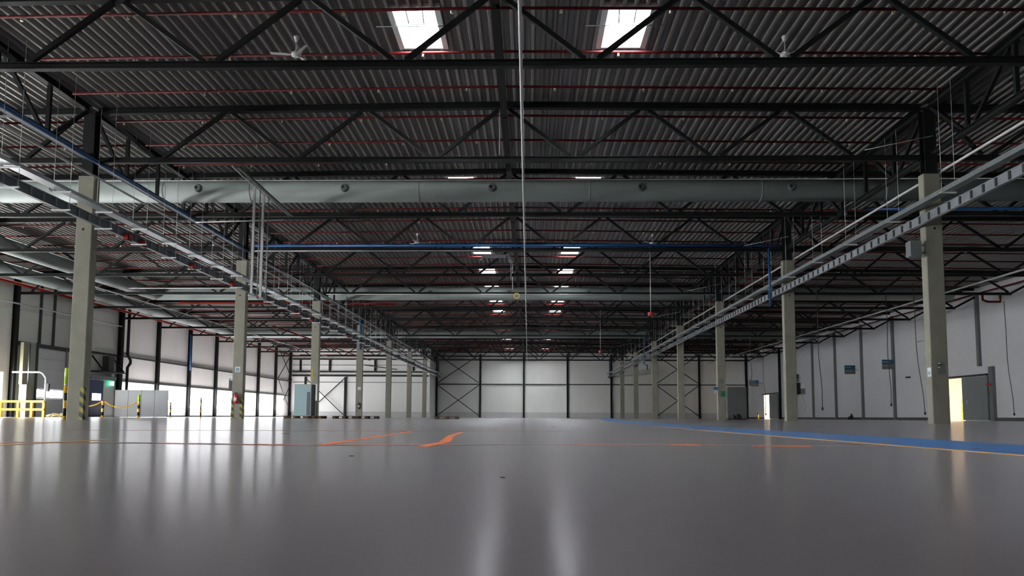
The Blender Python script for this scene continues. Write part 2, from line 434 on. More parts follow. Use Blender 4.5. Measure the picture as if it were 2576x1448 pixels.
for kind in range(3):
    k0 = -1 if kind == 0 else 0; t = truss(kind); fam = family(t)
    for k in range(k0, 13 if kind == 1 else 14):
        loc = (0, Y1 + 6 * k, 0); lab = 'dark steel roof truss across the %s %s' % (AIS[kind], place(k))
        if k == k0: t.location = loc; t['label'] = lab
        else: dup(fam, loc, lab)

# lattice girders along the column rows carry the trusses between columns
def girder():
    t = thing('lattice_girder', (0, 0, 0), '', 'lattice girder'); L = SP
    MB().hsec((0, 0.17, 8.93), (0, L - 0.17, 8.93), 0.18, 0.18, 0.02).build('top_chord', 'steel', t)
    MB().hsec((0, 0.17, 7.53), (0, L - 0.17, 7.53), 0.15, 0.15, 0.018).build('bottom_chord', 'steel', t)
    for q in range(1, 6): MB().bar((0, 2 * q, 7.61), (0, 2 * q, 8.83), 0.1).build('vertical', 'steel', t)
    for q in (0, 1, 3, 4, 5):
        za, zb = (8.83, 7.61) if q % 2 == 0 else (7.61, 8.83)
        MB().bar((0, 2 * q + 0.2, za), (0, 2 * q + 1.72, zb), 0.09).build('diagonal', 'steel', t)
    return t
t = girder(); fam = family(t); first = True
for row in (0, 1):
    for i in range(-1, 7):
        loc = ((XL, XR)[row], Y1 + SP * i, 0)
        lab = 'dark lattice girder along the %s column row, %s the %s column' % (('windowed', 'unglazed')[row], 'before' if i < 0 else 'starting at', ORD[max(i, 0)])
        g = 'lattice girders of the %s row' % ('windowed', 'unglazed')[row]
        if first: t.location = loc; t['label'] = lab; t['group'] = g; first = False
        else: dup(fam, loc, lab, group=g)

# ridge beam: one length per truss bay
t = one('ridge_beam', MB().hsec((0, 0.1, 8.82), (0, 5.9, 8.82), 0.18, 0.2, 0.02), 'steel', '', 'ridge beam', 'ridge beam lengths')
for k in range(-2, 14):
    o = t if k == -2 else t.copy()
    if k > -2: COL.objects.link(o)
    o.location = (-0.73, Y1 + 6 * k, 0)
    o['label'] = 'dark ridge beam length starting %s' % ('ahead of the nearest truss' if k == -2 else 'from the truss ' + place(k))

# ------------------------------------------------------------------ sprinkler pipes under the deck
heads = MB().lathe((0, 0, 0), [(0.012, 0), (0.03, -0.01), (0.03, -0.03), (0.015, -0.05), (0.035, -0.06), (0.035, -0.07)][::-1], 8)
head0 = None
for kind in range(3):
    for k in range(-1 if kind == 0 else 0, 13 if kind == 1 else 14):
        for j in range(3):
            y = Y1 + 6 * k + 0.52 + 2 * j
            if any(s - 0.1 < y < s + SLEN + 0.1 for s in SKY_Y) and kind == 0: pass
            x0, x1 = ((XL + 0.3, XR - 0.3), (WL + 0.6, XL - 0.3), (XR + 0.3, WR - 0.7))[kind]
            if kind == 0: pts = [(x0, 0, zdeck(x0) - 0.19), (-0.73, 0, 8.98), (x1, 0, zdeck(x1) - 0.19)]
            else: pts = [(x0, 0, zdeck(x0) - 0.19), (x1, 0, zdeck(x1) - 0.19)]
            t = thing('sprinkler_pipe', (0, y, 0), 'red sprinkler pipe over %s, %s beyond the truss %s' % (AIS[kind], ORD[j], place(k)),
                      'sprinkler pipe', 'sprinkler pipes over the ' + AIS[kind])
            MB().path(pts, 0.034, 8).build('pipe', 'red', t)
            if kind < 2 and k < 3:
                xx = x0 + 0.35 + (0.9 * ((k * 3 + j) % 2)); 
                while xx < x1:
                    if kind == 1 and k == 0: pass
                    if head0 is None: head0 = heads.build('sprinkler_head', 'brass', t); h = head0
                    else:
                        h = head0.copy(); h.parent = t; COL.objects.link(h)
                    h.location = (xx, -0.0, zdeck(xx) - 0.225); xx += 2.37
def pipe(name, pts, r, m, lab, cat, n=10, group=None): return one(name, MB().path(pts, r, n), m, lab, cat, group)
pipe('sprinkler_main', [(-30.25, 38, 7.85), (-30.25, 98.0, 7.85)], 0.09, 'redm', 'thick red sprinkler main running along the top of the windowed wall', 'pipe')
pipe('sprinkler_main', [(-23.6, 50.9, 7.68), (-13.3, 50.9, 7.68)], 0.09, 'redm', 'thick red sprinkler main crossing the windowed aisle below the grey duct', 'pipe')
pipe('sprinkler_main', [(-12.2, 51.0, 7.66), (-9.0, 51.0, 7.66), (-9.0, 51.0, 8.75)], 0.07, 'redm', 'short red main turning up beside the third windowed-row column', 'pipe')
pipe('sprinkler_main', [(-29.5, 98.2, 7.9), (-13.4, 98.2, 7.9)], 0.12, 'redm', 'red sprinkler main along the far end wall of the windowed aisle', 'pipe')
pipe('sprinkler_main', [(29.4, 26, 8.33), (29.4, 104, 8.3)], 0.05, 'red', 'red pipe along the top of the plain white wall', 'pipe')
pipe('sprinkler_main', [(-20.2, 60, 7.2), (-20.2, 97, 7.2)], 0.06, 'redm', 'red pipe running lengthwise through the windowed aisle under its trusses', 'pipe')
pipe('hydrant_pipe', [(28.6, 48.8, 7.95), (28.6, 48.8, 7.62), (28.9, 48.8, 7.5), (29.7, 48.8, 7.5), (29.7, 48.8, 7.9)], 0.07, 'redm', 'red bent pipe high on the white wall above the sliding door', 'pipe')

# ------------------------------------------------------------------ ducts
def duct(y, zc, R, x0, x1, lab, nz, seams):
    t = thing('ventilation_duct', (0, y, zc), lab, 'air duct')
    MB().tube((x0, 0, 0), (x1, 0, 0), R, 32).build('duct_body', 'duct', t)
    for xx in seams: MB().tube((xx - 0.02, 0, 0), (xx + 0.02, 0, 0), R + 0.008, 32).build('seam_band', 'duct', t)
    for xx in nz:
        q = MB().lathe((xx, -R + 0.03, 0.02), [(0.15, 0), (0.15, -0.05), (0.10, -0.09), (0.10, -0.10)], 18, 'y').build('nozzle', 'ductd', t)
        MB().lathe((xx - 0.05, -R - 0.072, 0.04), [(0.05, 0), (0.05, -0.004)], 12, 'y').build('nozzle_opening', 'hole', q)
    return t
duct(26.75, 8.11, 0.385, -28.2, 28.8, 'round grey ventilation duct crossing the hall beyond the first column pair', [-27.3, -22.1, -16.9, -11.7, -6.5, -1.3, 3.9, 9.1, 14.3, 19.5], [-25, -19, -13, -9.9, -3.9, 2.1, 8.1, 12.4, 18.4])
duct(50.3, 8.22, 0.43, -24.8, 27.5, 'round grey ventilation duct crossing the hall beyond the third column pair', [-6.5, -1.3, 3.9], [-18, -12, -6, 0, 6, 12])
duct(74.6, 8.13, 0.385, -28.7, 27.5, 'round grey ventilation duct crossing the hall beyond the fifth column pair', [], [-12, 0, 12])
def lduct(x, y0, y1, lab):
    t = thing('ventilation_duct', (x, 0, 8.1), lab, 'air duct')
    MB().tube((0, y0, 0), (0, y1, 0), 0.38, 28).build('duct_body', 'duct', t)
    k = y0 + 3
    while k < y1: MB().tube((0, k - 0.02, 0), (0, k + 0.02, 0), 0.388, 28).build('seam_band', 'duct', t); k += 6
lduct(-24.75, 27.2, 49.8, 'lengthwise grey duct through the windowed aisle, shorter and nearer the nave')
lduct(-28.72, 27.2, 74.1, 'lengthwise grey duct through the windowed aisle, long one beside the window wall')
pipe('duct_rail', [(-28, 26.1, 8.32), (28, 26.1, 8.32)], 0.014, 'conduit', 'thin pale rail along the upper edge of the duct beyond the first columns', 'rail', 6)
pipe('duct_rail', [(-24, 45.2, 7.72), (-13.2, 45.2, 7.72)], 0.03, 'conduit', 'pale pipe across the windowed aisle before the second grey duct', 'rail', 6)

# ------------------------------------------------------------------ services along the column rows
def rail_tray(name, x, z, w, h, lab, m, y0=YB + 0.5, y1=YF - 0.5):
    t = thing(name, (x, 0, z), lab, 'cable tray')
    MB().box(-w / 2, w / 2, y0, y1, -0.004, 0.004).build('tray_base', m, t)
    for s in (-1, 1): MB().box(*sorted((s * w / 2, s * (w / 2 - 0.012))), y0, y1, 0.0041, h).build('side_rail', m, t)
    return t
def ladder_tray(x, z, h, lab, m, m2, y0=YB + 0.5, y1=YF - 0.5):
    t = thing('busbar_ladder', (x, 0, z), lab, 'cable tray')
    MB().box(-0.02, 0.02, y0, y1, -h / 2 + 0.02, h / 2 - 0.02).build('web', m, t)
    MB().box(-0.05, 0.05, y0, y1, h / 2 - 0.02, h / 2).build('side_rail', m2, t)
    MB().box(-0.05, 0.05, y0, y1, -h / 2, -h / 2 + 0.02).build('side_rail', m2, t)
    r_ = MB(); k = y0 + 0.1
    while k < y1: r_.box(-0.055, 0.055, k, k + 0.06, -h / 2 + 0.02, h / 2 - 0.02); k += 0.5
    q = r_.build('rungs', 'galvd' if m == 'cabd' else 'girt', t); q['kind'] = 'stuff'
    return t
rail_tray('cable_tray', -12.13, 5.93, 0.30, 0.09, 'long silver cable tray hung beside the windowed column row', 'galv')
ladder_tray(-12.2, 5.58, 0.26, 'dark ladder tray under the silver tray of the windowed column row', 'cabd', 'galvd')
rail_tray('cable_tray', 10.75, 5.95, 0.22, 0.12, 'long silver cable tray hung beside the unglazed column row', 'galvd')
ladder_tray(10.8, 5.58, 0.24, 'silver ladder tray with dark rungs beside the unglazed column row', 'galv', 'galv')
pipe('conduit', [(-12.42, -13, 6.93), (-12.42, 104, 6.93)], 0.035, 'conduit', 'pale conduit along the column tops of the windowed row', 'pipe', 8)
pipe('conduit', [(11.60, -13, 7.10), (11.60, 104, 7.06)], 0.04, 'conduit', 'pale conduit along the column tops of the unglazed row', 'pipe', 8)
pipe('conduit', [(23.0, 24, 7.06), (23.0, 100, 7.12)], 0.05, 'conduit', 'pale conduit hung lengthwise through the unglazed aisle', 'pipe', 8)
pipe('conduit', [(-23.4, 38, 7.02), (-23.4, 92, 7.0)], 0.035, 'conduit', 'pale conduit hung lengthwise through the windowed aisle', 'pipe', 8)
pipe('conduit', [(-30.75, 38, 6.8), (-30.75, 57.2, 6.8)], 0.05, 'conduit', 'pale pipe along the wall above the dock door', 'pipe', 8)
pipe('conduit', [(-0.15, -13, 7.30), (-0.28, 100, 7.30)], 0.036, 'conduit', 'pale conduit running down the middle of the nave under the trusses', 'pipe', 10)
pipe('water_pipe', [(-12.46, -13, 7.38), (-12.46, 33.2, 7.38)], 0.06, 'blue', 'blue pipe below the lattice girder of the windowed row', 'pipe')
pipe('water_pipe', [(-12.46, 33.8, 7.36), (-12.46, 93, 7.36)], 0.05, 'galvd', 'grey pipe below the lattice girder of the windowed row', 'pipe')
pipe('water_pipe', [(-12.2, 33.3, 7.63), (10.9, 33.3, 7.63)], 0.065, 'blue', 'blue pipe crossing the nave at the second column pair', 'pipe')
pipe('water_pipe', [(10.4, 33.2, 7.5), (10.4, 33.2, 4.96)], 0.05, 'blue', 'blue vertical pipe beside the second unglazed-row column', 'pipe')
pipe('water_pipe', [(12.0, 27.35, 7.62), (28.0, 27.35, 7.62)], 0.06, 'blue', 'blue pipe crossing the unglazed aisle past the first column', 'pipe')
pipe('water_pipe', [(-12.66, 57.28, 7.6), (-12.66, 57.28, 5.1)], 0.07, 'blue', 'blue vertical pipe down the fourth windowed-row column', 'pipe')
pipe('water_pipe', [(-30.86, 69.3, 7.5), (-30.86, 69.3, 4.2)], 0.08, 'blue', 'blue vertical pipe on a dark post of the window wall', 'pipe')
pipe('water_pipe', [(11.05, 105.6, 8.2), (11.05, 105.6, 5.4)], 0.1, 'blue', 'blue vertical pipe on the far wall at the unglazed row', 'pipe')
pipe('water_pipe', [(10.3, 69.2, 7.4), (10.3, 69.2, 4.9), (10.6, 69.2, 4.8), (10.6, 69.2, 4.4)], 0.06, 'blue', 'blue drop pipe beside the fifth unglazed-row column', 'pipe')
pipe('water_pipe', [(-12.4, 105.15, 6.3), (-12.4, 105.15, 7.9), (-9.0, 105.15, 7.9)], 0.1, 'blue', 'blue bent pipe in the far corner at the windowed row', 'pipe')

def hanger(x, w, lows):
    t = thing('trapeze_hanger', (x, 0, 0), '', 'hanger')
    for s in (-1, 1): MB().tube((s * w / 2, 0, min(lows) - 0.05), (s * w / 2, 0, 8.98), 0.007, 6).build('threaded_rod', 'conduit', t)
    for z in lows: MB().box(-w / 2 - 0.03, w / 2 + 0.03, -0.022, 0.022, z - 0.04, z - 0.005).build('strut', 'white', t)
    return t
def hangers(x, w, lows, start, step, row):
    t = hanger(x, w, lows); fam = family(t); f0 = True; y = start
    while y < 103:
        i = int((y - Y1) // SP); n = int(((y - Y1) - i * SP) // step)
        lab = 'thin trapeze hanger on the %s row trays, %s' % (row, ('%s past the %s column' % (ORD[n], ORD[i])) if i >= 0 else '%s before the first column' % ORD[int((Y1 - y) // step)])
        if f0: t.location = (x, y, 0); t['label'] = lab; t['group'] = 'trapeze hangers of the %s row' % row; f0 = False
        else: dup(fam, (x, y, 0), lab, group='trapeze hangers of the %s row' % row)
        y += step
hangers(-12.13, 0.44, (5.92, 5.44), 17.3, 2.0, 'windowed')
hangers(10.75, 0.34, (5.94,), 19.6, 3.0, 'unglazed')
for i, y in enumerate((22.6, 23.5, 27.1, 30.8, 33.9, 39.6, 42.4, 51.0, 62.0)):
    t = thing('tap_off_box', (-12.13, y, 5.47), 'red and black tap-off box under the windowed row trays, %s from the camera' % ORD[i], 'electrical box', 'tap-off boxes on the windowed row trays')
    MB().box(-0.06, 0.09, -0.12, 0.12, -0.10, 0.12).build('housing', 'black', t)
    MB().box(-0.05, 0.08, -0.135, -0.121, -0.08, 0.10).build('red_cover', 'redb', t)
    MB().box(0.091, 0.105, -0.09, 0.09, -0.08, 0.10).build('red_cover', 'redb', t)

# short hung tray with two drop poles
t = thing('cable_tray', (0, 0, 0), 'short dark cable tray hung under the trusses right of the drop poles', 'cable tray')
t['label'] = 'short dark cable tray carrying the two pale drop poles'
MB().bar((-8.5, 21.75, 7.36), (-8.6, 27.2, 7.36), 0.1, 0.06).build('tray_base', 'girt', t)
MB().path([(-8.66, 21.7, 7.38), (-8.66, 22.6, 7.34), (-8.72, 27.2, 7.36)], 0.02, 6).build('cable', 'conduit', t)
for i, y in enumerate((23.35, 24.15)):
    t = thing('drop_pole', (-8.58, y, 3.9), 'pale drop pole hanging from a short tray, %s the second windowed-row column' % ('further from' if i == 0 else 'closer to'), 'drop pole', 'drop poles hung from the short tray')
    MB().box(-0.035, 0.035, -0.03, 0.03, 0.0, 3.36).build('pole', 'conduit', t)
    MB().tube((0.09, 0.25, -0.05), (0.09, 0.25, 3.34), 0.016, 6).build('cable', 'galvd', t)
    MB().box(-0.04, 0.1, -0.03, 0.28, -0.06, -0.001).build('foot', 'galvd', t)
pipe('hanging_rod', [(-0.86, 21.36, 8.9), (-0.86, 21.36, 7.56)], 0.012, 'white', 'thin white rod hanging near the ridge at the first column pair', 'rod', 6)

pipe('conduit', [(-12.1, 33.15, 7.36), (-1.6, 33.15, 7.36)], 0.022, 'conduit', 'thin pale conduit under the blue pipe at the second column pair', 'pipe', 6)
pipe('conduit', [(-12.1, 45.25, 7.37), (10.9, 45.25, 7.37)], 0.022, 'conduit', 'thin pale conduit across the nave under the truss at the third column pair', 'pipe', 6)
pipe('conduit', [(-12.1, 27.2, 7.12), (-8.9, 27.2, 7.2)], 0.022, 'conduit', 'short pale conduit below the truss beyond the first windowed-row column', 'pipe', 6)
pipe('hanging_rod', [(-0.95, 39.3, 8.9), (-0.95, 39.3, 7.2)], 0.018, 'white', 'thin white rod hanging near the ridge midway past the second column pair', 'rod', 6)
pipe('hanging_rod', [(-0.95, 43.0, 8.9), (-0.95, 43.0, 7.3)], 0.018, 'white', 'thin white rod hanging near the ridge just before the third column pair', 'rod', 6)
pipe('hanging_ring', [(-0.75 + 0.16 * math.cos(q * PI / 8), 45.0, 7.25 + 0.16 * math.sin(q * PI / 8)) for q in range(17)], 0.025, 'yellow', 'small yellow ring hanging under the truss at the third column pair', 'ring', 6)
t = thing('air_mover', (-1.55, 39.15, 8.3), 'pale metal bracket unit hanging beside the ridge between the second pair of skylights', 'bracket unit')
MB().box(-0.75, 0.35, -0.06, 0.06, 0, 0.16).build('cross_bar', 'galv', t)
MB().bar((0.4, 0, 0.2), (0.62, 0, -0.22), 0.16, 0.12).build('end_arm', 'galv', t)
MB().bar((-0.8, 0, 0.1), (-1.0, 0, -0.14), 0.12, 0.1).build('end_arm', 'galv', t)
for x in (-0.5, 0.2): MB().tube((x, 0, 0.17), (x, 0, 0.82), 0.012, 6).build('hanger_rod', 'conduit', t)
for i in range(6):
    y = Y1 + SP * i - 0.45
    pipe('tie_rod', [(9.3, y, 7.56), (11.2, y, 7.96)], 0.012, 'conduit', 'thin slanting tie rod from the nave truss to the %s unglazed-row column' % ORD[i], 'tie rod', 6, 'tie rods of the unglazed row')
# ------------------------------------------------------------------ ceiling fans
def fan():
    t = thing('ceiling_fan', (0, 0, 0), '', 'ceiling fan', 'ceiling fans over the nave')
    MB().lathe((0, 0, 0), [(0.022, -0.16), (0.03, -0.15), (0.065, -0.06), (0.07, -0.05), (0.07, -0.02)], 14).build('canopy', 'white', t)
    MB().tube((0, 0, -0.15), (0, 0, -0.40), 0.014, 8).build('down_rod', 'white', t)
    MB().lathe((0, 0, 0), [(0.05, -0.52), (0.11, -0.50), (0.12, -0.46), (0.11, -0.43), (0.06, -0.41), (0.04, -0.36), (0.02, -0.35)], 18).build('motor', 'white', t)
    for a in (1.22, 1.22 + 2 * PI / 3, 1.22 + 4 * PI / 3):
        c, s = math.cos(a), math.sin(a); m = MB()
        def P(u, v, z): return (c * u - s * v, s * u + c * v, z)
        for z in (-0.475, -0.468): m.v += [P(0.11, -0.025, z), P(0.22, -0.045, z - 0.006), P(0.58, -0.048, z - 0.008), P(0.60, 0.03, z + 0.008), P(0.22, 0.04, z + 0.008), P(0.11, 0.025, z)]
        m.f += [(5, 4, 3, 2, 1, 0), (6, 7, 8, 9, 10, 11)] + [(i, (i + 1) % 6, 6 + (i + 1) % 6, 6 + i) for i in range(6)]
        m.build('blade', 'white', t)
    return t
t = fan(); fam = family(t)
for i, (x, y, rz, lab) in enumerate(((-5.53, 17.45, 0.0, 'white three-bladed ceiling fan before the first columns, window side of the ridge'),
        (5.98, 17.55, 0.2, 'white three-bladed ceiling fan before the first columns, plain-wall side of the ridge'),
        (-5.51, 37.15, 1.2, 'white ceiling fan past the second column pair, window side of the ridge'),
        (6.0, 37.2, 0.5, 'white ceiling fan past the second column pair, plain-wall side of the ridge'))):
    if i == 0: t.location = (x, y, zdeck(x)); t.rotation_euler = (0, 0, rz); t['label'] = lab
    else: dup(fam, (x, y, zdeck(x)), lab, rz)

# hanging beacons on rods and cords in the unglazed aisle
for i, (x, y, z) in enumerate(((6.22, 39.3, 5.3), (5.85, 63.2, 5.4))):
    t = thing('hanging_beacon', (x, y, z), 'red alarm beacon hanging on a pale rod over the nave, %s one' % ('lower and nearer' if i == 0 else 'farther'), 'beacon', 'red beacons hung in the nave')
    MB().tube((0, 0, 0.2), (0, 0, 8.95 - z), 0.02, 6).build('rod', 'conduit', t)
    MB().lathe((0, 0, 0), [(0.10, 0), (0.15, 0.03), (0.15, 0.16), (0.06, 0.22)], 14).build('beacon_body', 'redb', t)
cords = (((20.95, 45.3, 7.5), (21.0, 45.3, 1.0), 'plug of the cord before the second door sign'),
         ((20.95, 42.1, 7.5), (21.3, 42.1, 0.5), ''), ((14.9, 39.9, 7.5), (15.0, 39.9, 0.7), ''),
         ((29.0, 47.3, 7.3), (29.25, 47.3, 0.5), ''), ((16.12, 56.3, 7.5), (16.12, 56.3, 2.85), ''), ((18.5, 61.2, 7.5), (18.6, 61.2, 0.5), ''))
clab = ('dark hanging cord in the unglazed aisle crossing the nearest dock sign',
        'dark hanging cord just beside the first unglazed-row column, nearly touching the floor',
        'dark hanging cord just beyond the second unglazed-row column',
        'dark hanging cord against the white wall past the large sliding door',
        'dark hanging cord with a grey socket box above the grey cabinet',
        'dark hanging cord in front of the far lit doorway')
for (a, b, _), lab in zip(cords, clab):
    a, b = Vector(a), Vector(b); t = thing('hanging_cable', (a.x, a.y, b.z), lab, 'cord', 'cords hanging in the unglazed aisle')
    pts = []
    for i in range(9):
        q = i / 8; w = 0.07 * math.sin(q * 9) * q
        pts.append((w + (b.x - a.x) * q * q, 0, (a.z - b.z) * (1 - q)))
    MB().path(pts, 0.018, 6).build('cable', 'black', t)
    e = pts[-1]
    if b.z > 2: MB().box(-0.15, 0.15, -0.08, 0.08, -0.38, 0.0).build('socket_box', 'post', t)
    else: MB().lathe((e[0], 0, 0), [(0.02, -0.16), (0.05, -0.14), (0.05, -0.02), (0.02, 0.0)], 10).build('plug', 'black', t)

# ------------------------------------------------------------------ window wall: posts, girts, bracing
for k in range(3, 14):
    y = Y1 + 6 * k - (0.25 if k == 13 else 0)
    one('wall_post', MB().hsec((WL + 0.15, y, 0), (WL + 0.15, y, zdeck(WL) - 0.32), 0.26, 0.28, 0.03, up=(1, 0, 0)), 'steel',
        'dark steel post of the window wall, %s from the camera' % ORD[k - 3], 'steel post', 'posts of the window wall')
for k in range(6, 13):
    y = Y1 + 6 * k
    one('wall_girt', MB().bar((WL + 0.08, y + 0.15, 4.62), (WL + 0.08, y + (5.6 if k == 12 else 5.85), 4.62), 0.13, 0.11), 'girt', 'grey steel girt high on the window wall, %s bay from the dock' % ORD[k - 6], 'girt', 'upper girts of the window wall')
    one('window_head', MB().bar((WL + 0.07, y + 0.15, 2.73), (WL + 0.07, y + (5.6 if k == 12 else 5.85), 2.73), 0.11, 0.09), 'girt', 'grey steel rail along the window tops, %s bay from the dock' % ORD[k - 6], 'rail', 'window head rails')
one('wall_girt', MB().bar((WL + 0.08, Y1 + 24.15, 4.5), (WL + 0.08, Y1 + 29.85, 4.5), 0.14, 0.22), 'girt', 'deep grey lintel above the sectional dock door', 'girt')
one('wall_girt', MB().bar((WL + 0.08, Y1 + 30.15, 4.6), (WL + 0.08, Y1 + 35.85, 4.6), 0.14, 0.14), 'girt', 'grey steel girt above the blue door', 'girt')
for n, (za, zb) in enumerate(((0.3, 4.5), (4.75, 8.3))):
    t = thing('cross_brace', (WL + 0.38, 96.4, za), '%s cross brace on the last bay of the window wall' % ('lower', 'upper')[n], 'cross brace', 'cross braces of the window wall')
    MB().bar((0, -2.7, 0), (0, 2.7, zb - za), 0.07).build('brace_bar', 'steel', t)
    MB().bar((0.075, -2.7, zb - za), (0.075, 2.7, 0), 0.07).build('brace_bar', 'steel', t)
# upper small posts seen above the dock door
for i, y in enumerate((48.0, 49.4)):
    one('wall_stud', MB().bar((WL + 0.06, y, 4.62), (WL + 0.06, y, 8.4), 0.1, 0.16), 'girt', 'short grey stud above the dock door, %s' % ('nearer one', 'farther one')[i], 'stud', 'studs above the dock door')
# kinked drain pipe
pipe('drain_pipe', [(-30.62, 57.9, 8.3), (-30.62, 57.9, 4.7), (-30.62, 58.35, 4.35), (-30.62, 58.35, 4.1), (-30.62, 57.95, 3.75), (-30.62, 57.95, 0.6)], 0.11, 'black', 'black kinked drain pipe beside the corner post of the windows', 'drain pipe', 12)
pipe('drain_pipe', [(-30.7, 57.25, 8.3), (-30.7, 57.25, 0.6)], 0.1, 'black', 'black straight drain pipe next to the kinked one', 'drain pipe', 12)

# dock door with a row of window lights
t = thing('door_1', (WL + 0.12, 49.05, 0), 'grey sectional dock door with a lit row of windows', 'dock door')
t['kind'] = 'structure'
m = MB()
for z0, z1 in ((0.04, 0.62), (0.63, 1.17), (1.80, 2.42), (2.43, 3.05), (3.06, 3.68), (3.69, 4.32)): m.box(-0.03, 0.03, -1.68, 1.6, z0, z1)
m.build('door_section', 'door', t)
fr = MB(); fr.box(-0.03, 0.03, -1.68, 1.6, 1.18, 1.24).box(-0.03, 0.03, -1.68, 1.6, 1.73, 1.79)
for yy in (-1.68, -0.83, 0.0, 0.82, 1.55): fr.box(-0.03, 0.03, yy, yy + 0.05, 1.24, 1.73)
w = fr.build('window_section', 'door', t)
MB().box(-0.01, 0.01, -1.62, 1.58, 1.241, 1.729).build('window_light', 'pane', w)
MB().box(0.04, 0.12, -1.80, -1.70, 0, 4.5).build('guide_track', 'galvd', t)
MB().box(0.04, 0.12, 1.62, 1.72, 0, 4.5).build('guide_track', 'galvd', t)
pn = thing('wall_screen', (WL + 0.4, 46.65, 0), 'pale green-grey panel standing between dock post and dock door', 'panel')
MB().box(-0.2, 0.2, -0.55, 0.42, 0, 4.55).build('panel_body', 'palegreen', pn); MB().box(0.201, 0.26, 0.25, 0.42, 0, 4.6).build('edge_trim', 'girt', pn)
t = thing('dock_cylinder', (WL + 0.8, 45.85, 0), 'cream hydraulic column with a thick lower casing beside the dock post', 'hydraulic column')
MB().box(-0.25, 0.2, -0.28, 0.22, 0, 1.95).build('casing', 'cream', t)
MB().box(-0.3, -0.1, -0.28, 0.12, 1.951, 4.5).build('upper_panel', 'cream', t)
MB().tube((0.05, 0.05, 1.95), (0.05, 0.05, 4.5), 0.05, 10).build('piston', 'galvd', t)
MB().tube((0.15, -0.06, 1.95), (0.15, -0.06, 4.4), 0.03, 8).build('hose', 'black', t)
# blue door, head box, exit sign, bracket platform
t = thing('door_2', (WL + 0.08, 54.65, 0), 'dark blue door with a small lit window by the exit sign', 'door')
t['kind'] = 'structure'; m = MB(); m.box(-0.04, 0.04, -0.85, 0.85, 0.02, 1.19).box(-0.04, 0.04, -0.85, 0.85, 1.68, 2.62).box(-0.04, 0.04, -0.85, -0.55, 1.19, 1.68).box(-0.04, 0.04, 0.62, 0.85, 1.19, 1.68)
m.build('door_leaf', 'bdoor', t); MB().box(-0.01, 0.01, -0.55, 0.62, 1.19, 1.68).build('lit_window', 'pane', t)
MB().box(0.041, 0.09, 0.66, 0.72, 0.95, 1.15).build('handle', 'galv', t)
one('door_head_box', MB().box(WL + 0.01, WL + 0.3, 53.6, 56.95, 2.72, 2.95), 'galvd', 'long grey housing above the blue door', 'housing')
t = thing('exit_sign', (WL + 0.2, 56.4, 2.28), 'green and white lit exit sign beside the blue door', 'exit sign')
MB().box(-0.04, 0.04, -0.36, 0.36, 0, 0.38).build('sign_body', 'exitg', t)
s = MB(); s.box(0.041, 0.046, -0.02, 0.26, 0.05, 0.33); s.build('pictogram_door', 'exitw', t)
s = MB(); s.lathe((0.044, -0.16, 0.28), [(0.035, -0.003), (0.035, 0.003)], 10, 'x'); s.bar((0.044, -0.15, 0.25), (0.044, -0.17, 0.15), 0.005, 0.05, up=(0, 1, 0)); s.bar((0.044, -0.17, 0.16), (0.044, -0.27, 0.05), 0.005, 0.035, up=(0, 1, 0)); s.bar((0.044, -0.16, 0.16), (0.044, -0.08, 0.06), 0.005, 0.035, up=(0, 1, 0)); s.bar((0.044, -0.15, 0.24), (0.044, -0.27, 0.19), 0.005, 0.03, up=(0, 1, 0))
s.build('pictogram_runner', 'exitw', t)
t = thing('service_platform', (WL, 55.3, 3.2), 'dark bracketed service platform with a ladder high on the dock wall', 'platform')
MB().box(0.05, 1.0, -1.5, 1.5, 0.0, 0.08).build('deck_plate', 'steel', t)
for yy in (-1.4, 1.4): MB().bar((0.1, yy, 1.15), (0.95, yy, 0.1), 0.09).build('bracket', 'steel', t)
MB().box(0.35, 0.8, -0.5, 0.3, 0.081, 1.2).build('machine_box', 'girt', t)
l = MB().tube((0.9, 0.5, -0.5), (0.9, 0.7, 1.4), 0.02, 6).tube((0.9, 0.8, -0.5), (0.9, 1.0, 1.4), 0.02, 6)
for q in range(6): l.bar((0.9, 0.53 + 0.03 * q, -0.3 + 0.3 * q), (0.9, 0.83 + 0.03 * q, -0.3 + 0.3 * q), 0.025)
l.build('ladder', 'girt', t)

# ------------------------------------------------------------------ end wall of the windowed aisle
def endpost(x, z0, z1, lab): one('wall_post', MB().hsec((x, YFL - 0.14, z0), (x, YFL - 0.14, z1), 0.24, 0.24, 0.03), 'steel', lab, 'steel post', 'posts of the windowed aisle end wall')
endpost(-23.85, 0, 5.2, 'lower steel post of the windowed aisle end wall, between third and fourth columns')
endpost(-29.05, 0, 5.2, 'lower steel post of the windowed aisle end wall, behind the blue cabinet')
for i, x in enumerate((-29.75, -25.93, -20.0, -15.0)): endpost(x, 6.0, 7.4, 'short upper post on the windowed aisle end wall, %s from the window wall' % ORD[i])
for i, (z, w, h) in enumerate(((7.5, 0.14, 0.14), (5.86, 0.16, 0.16), (5.36, 0.2, 0.18), (6.75, 0.05, 0.05), (4.51, 0.05, 0.06))):
    one('wall_rail', MB().bar((WL + 0.35, YFL - 0.13 if i < 3 else YFL - 0.03, z), (XL - 0.4, YFL - 0.13 if i < 3 else YFL - 0.03, z), w, h), 'steel' if i < 3 else 'girt',
        '%s horizontal rail on the end wall of the windowed aisle' % ('topmost dark', 'second dark', 'third dark', 'thin upper', 'thin lower')[i], 'rail', 'rails of the windowed aisle end wall')
t = thing('cross_brace', (-26.45, YFL - 0.32, 0.3), 'cross brace on the windowed aisle end wall between the cabinet and the post', 'cross brace')
MB().bar((-2.5, 0, 0), (2.5, 0, 4.7), 0.09).build('brace_bar', 'steel', t); MB().bar((-2.5, -0.1, 4.7), (2.5, -0.1, 0), 0.09).build('brace_bar', 'steel', t)
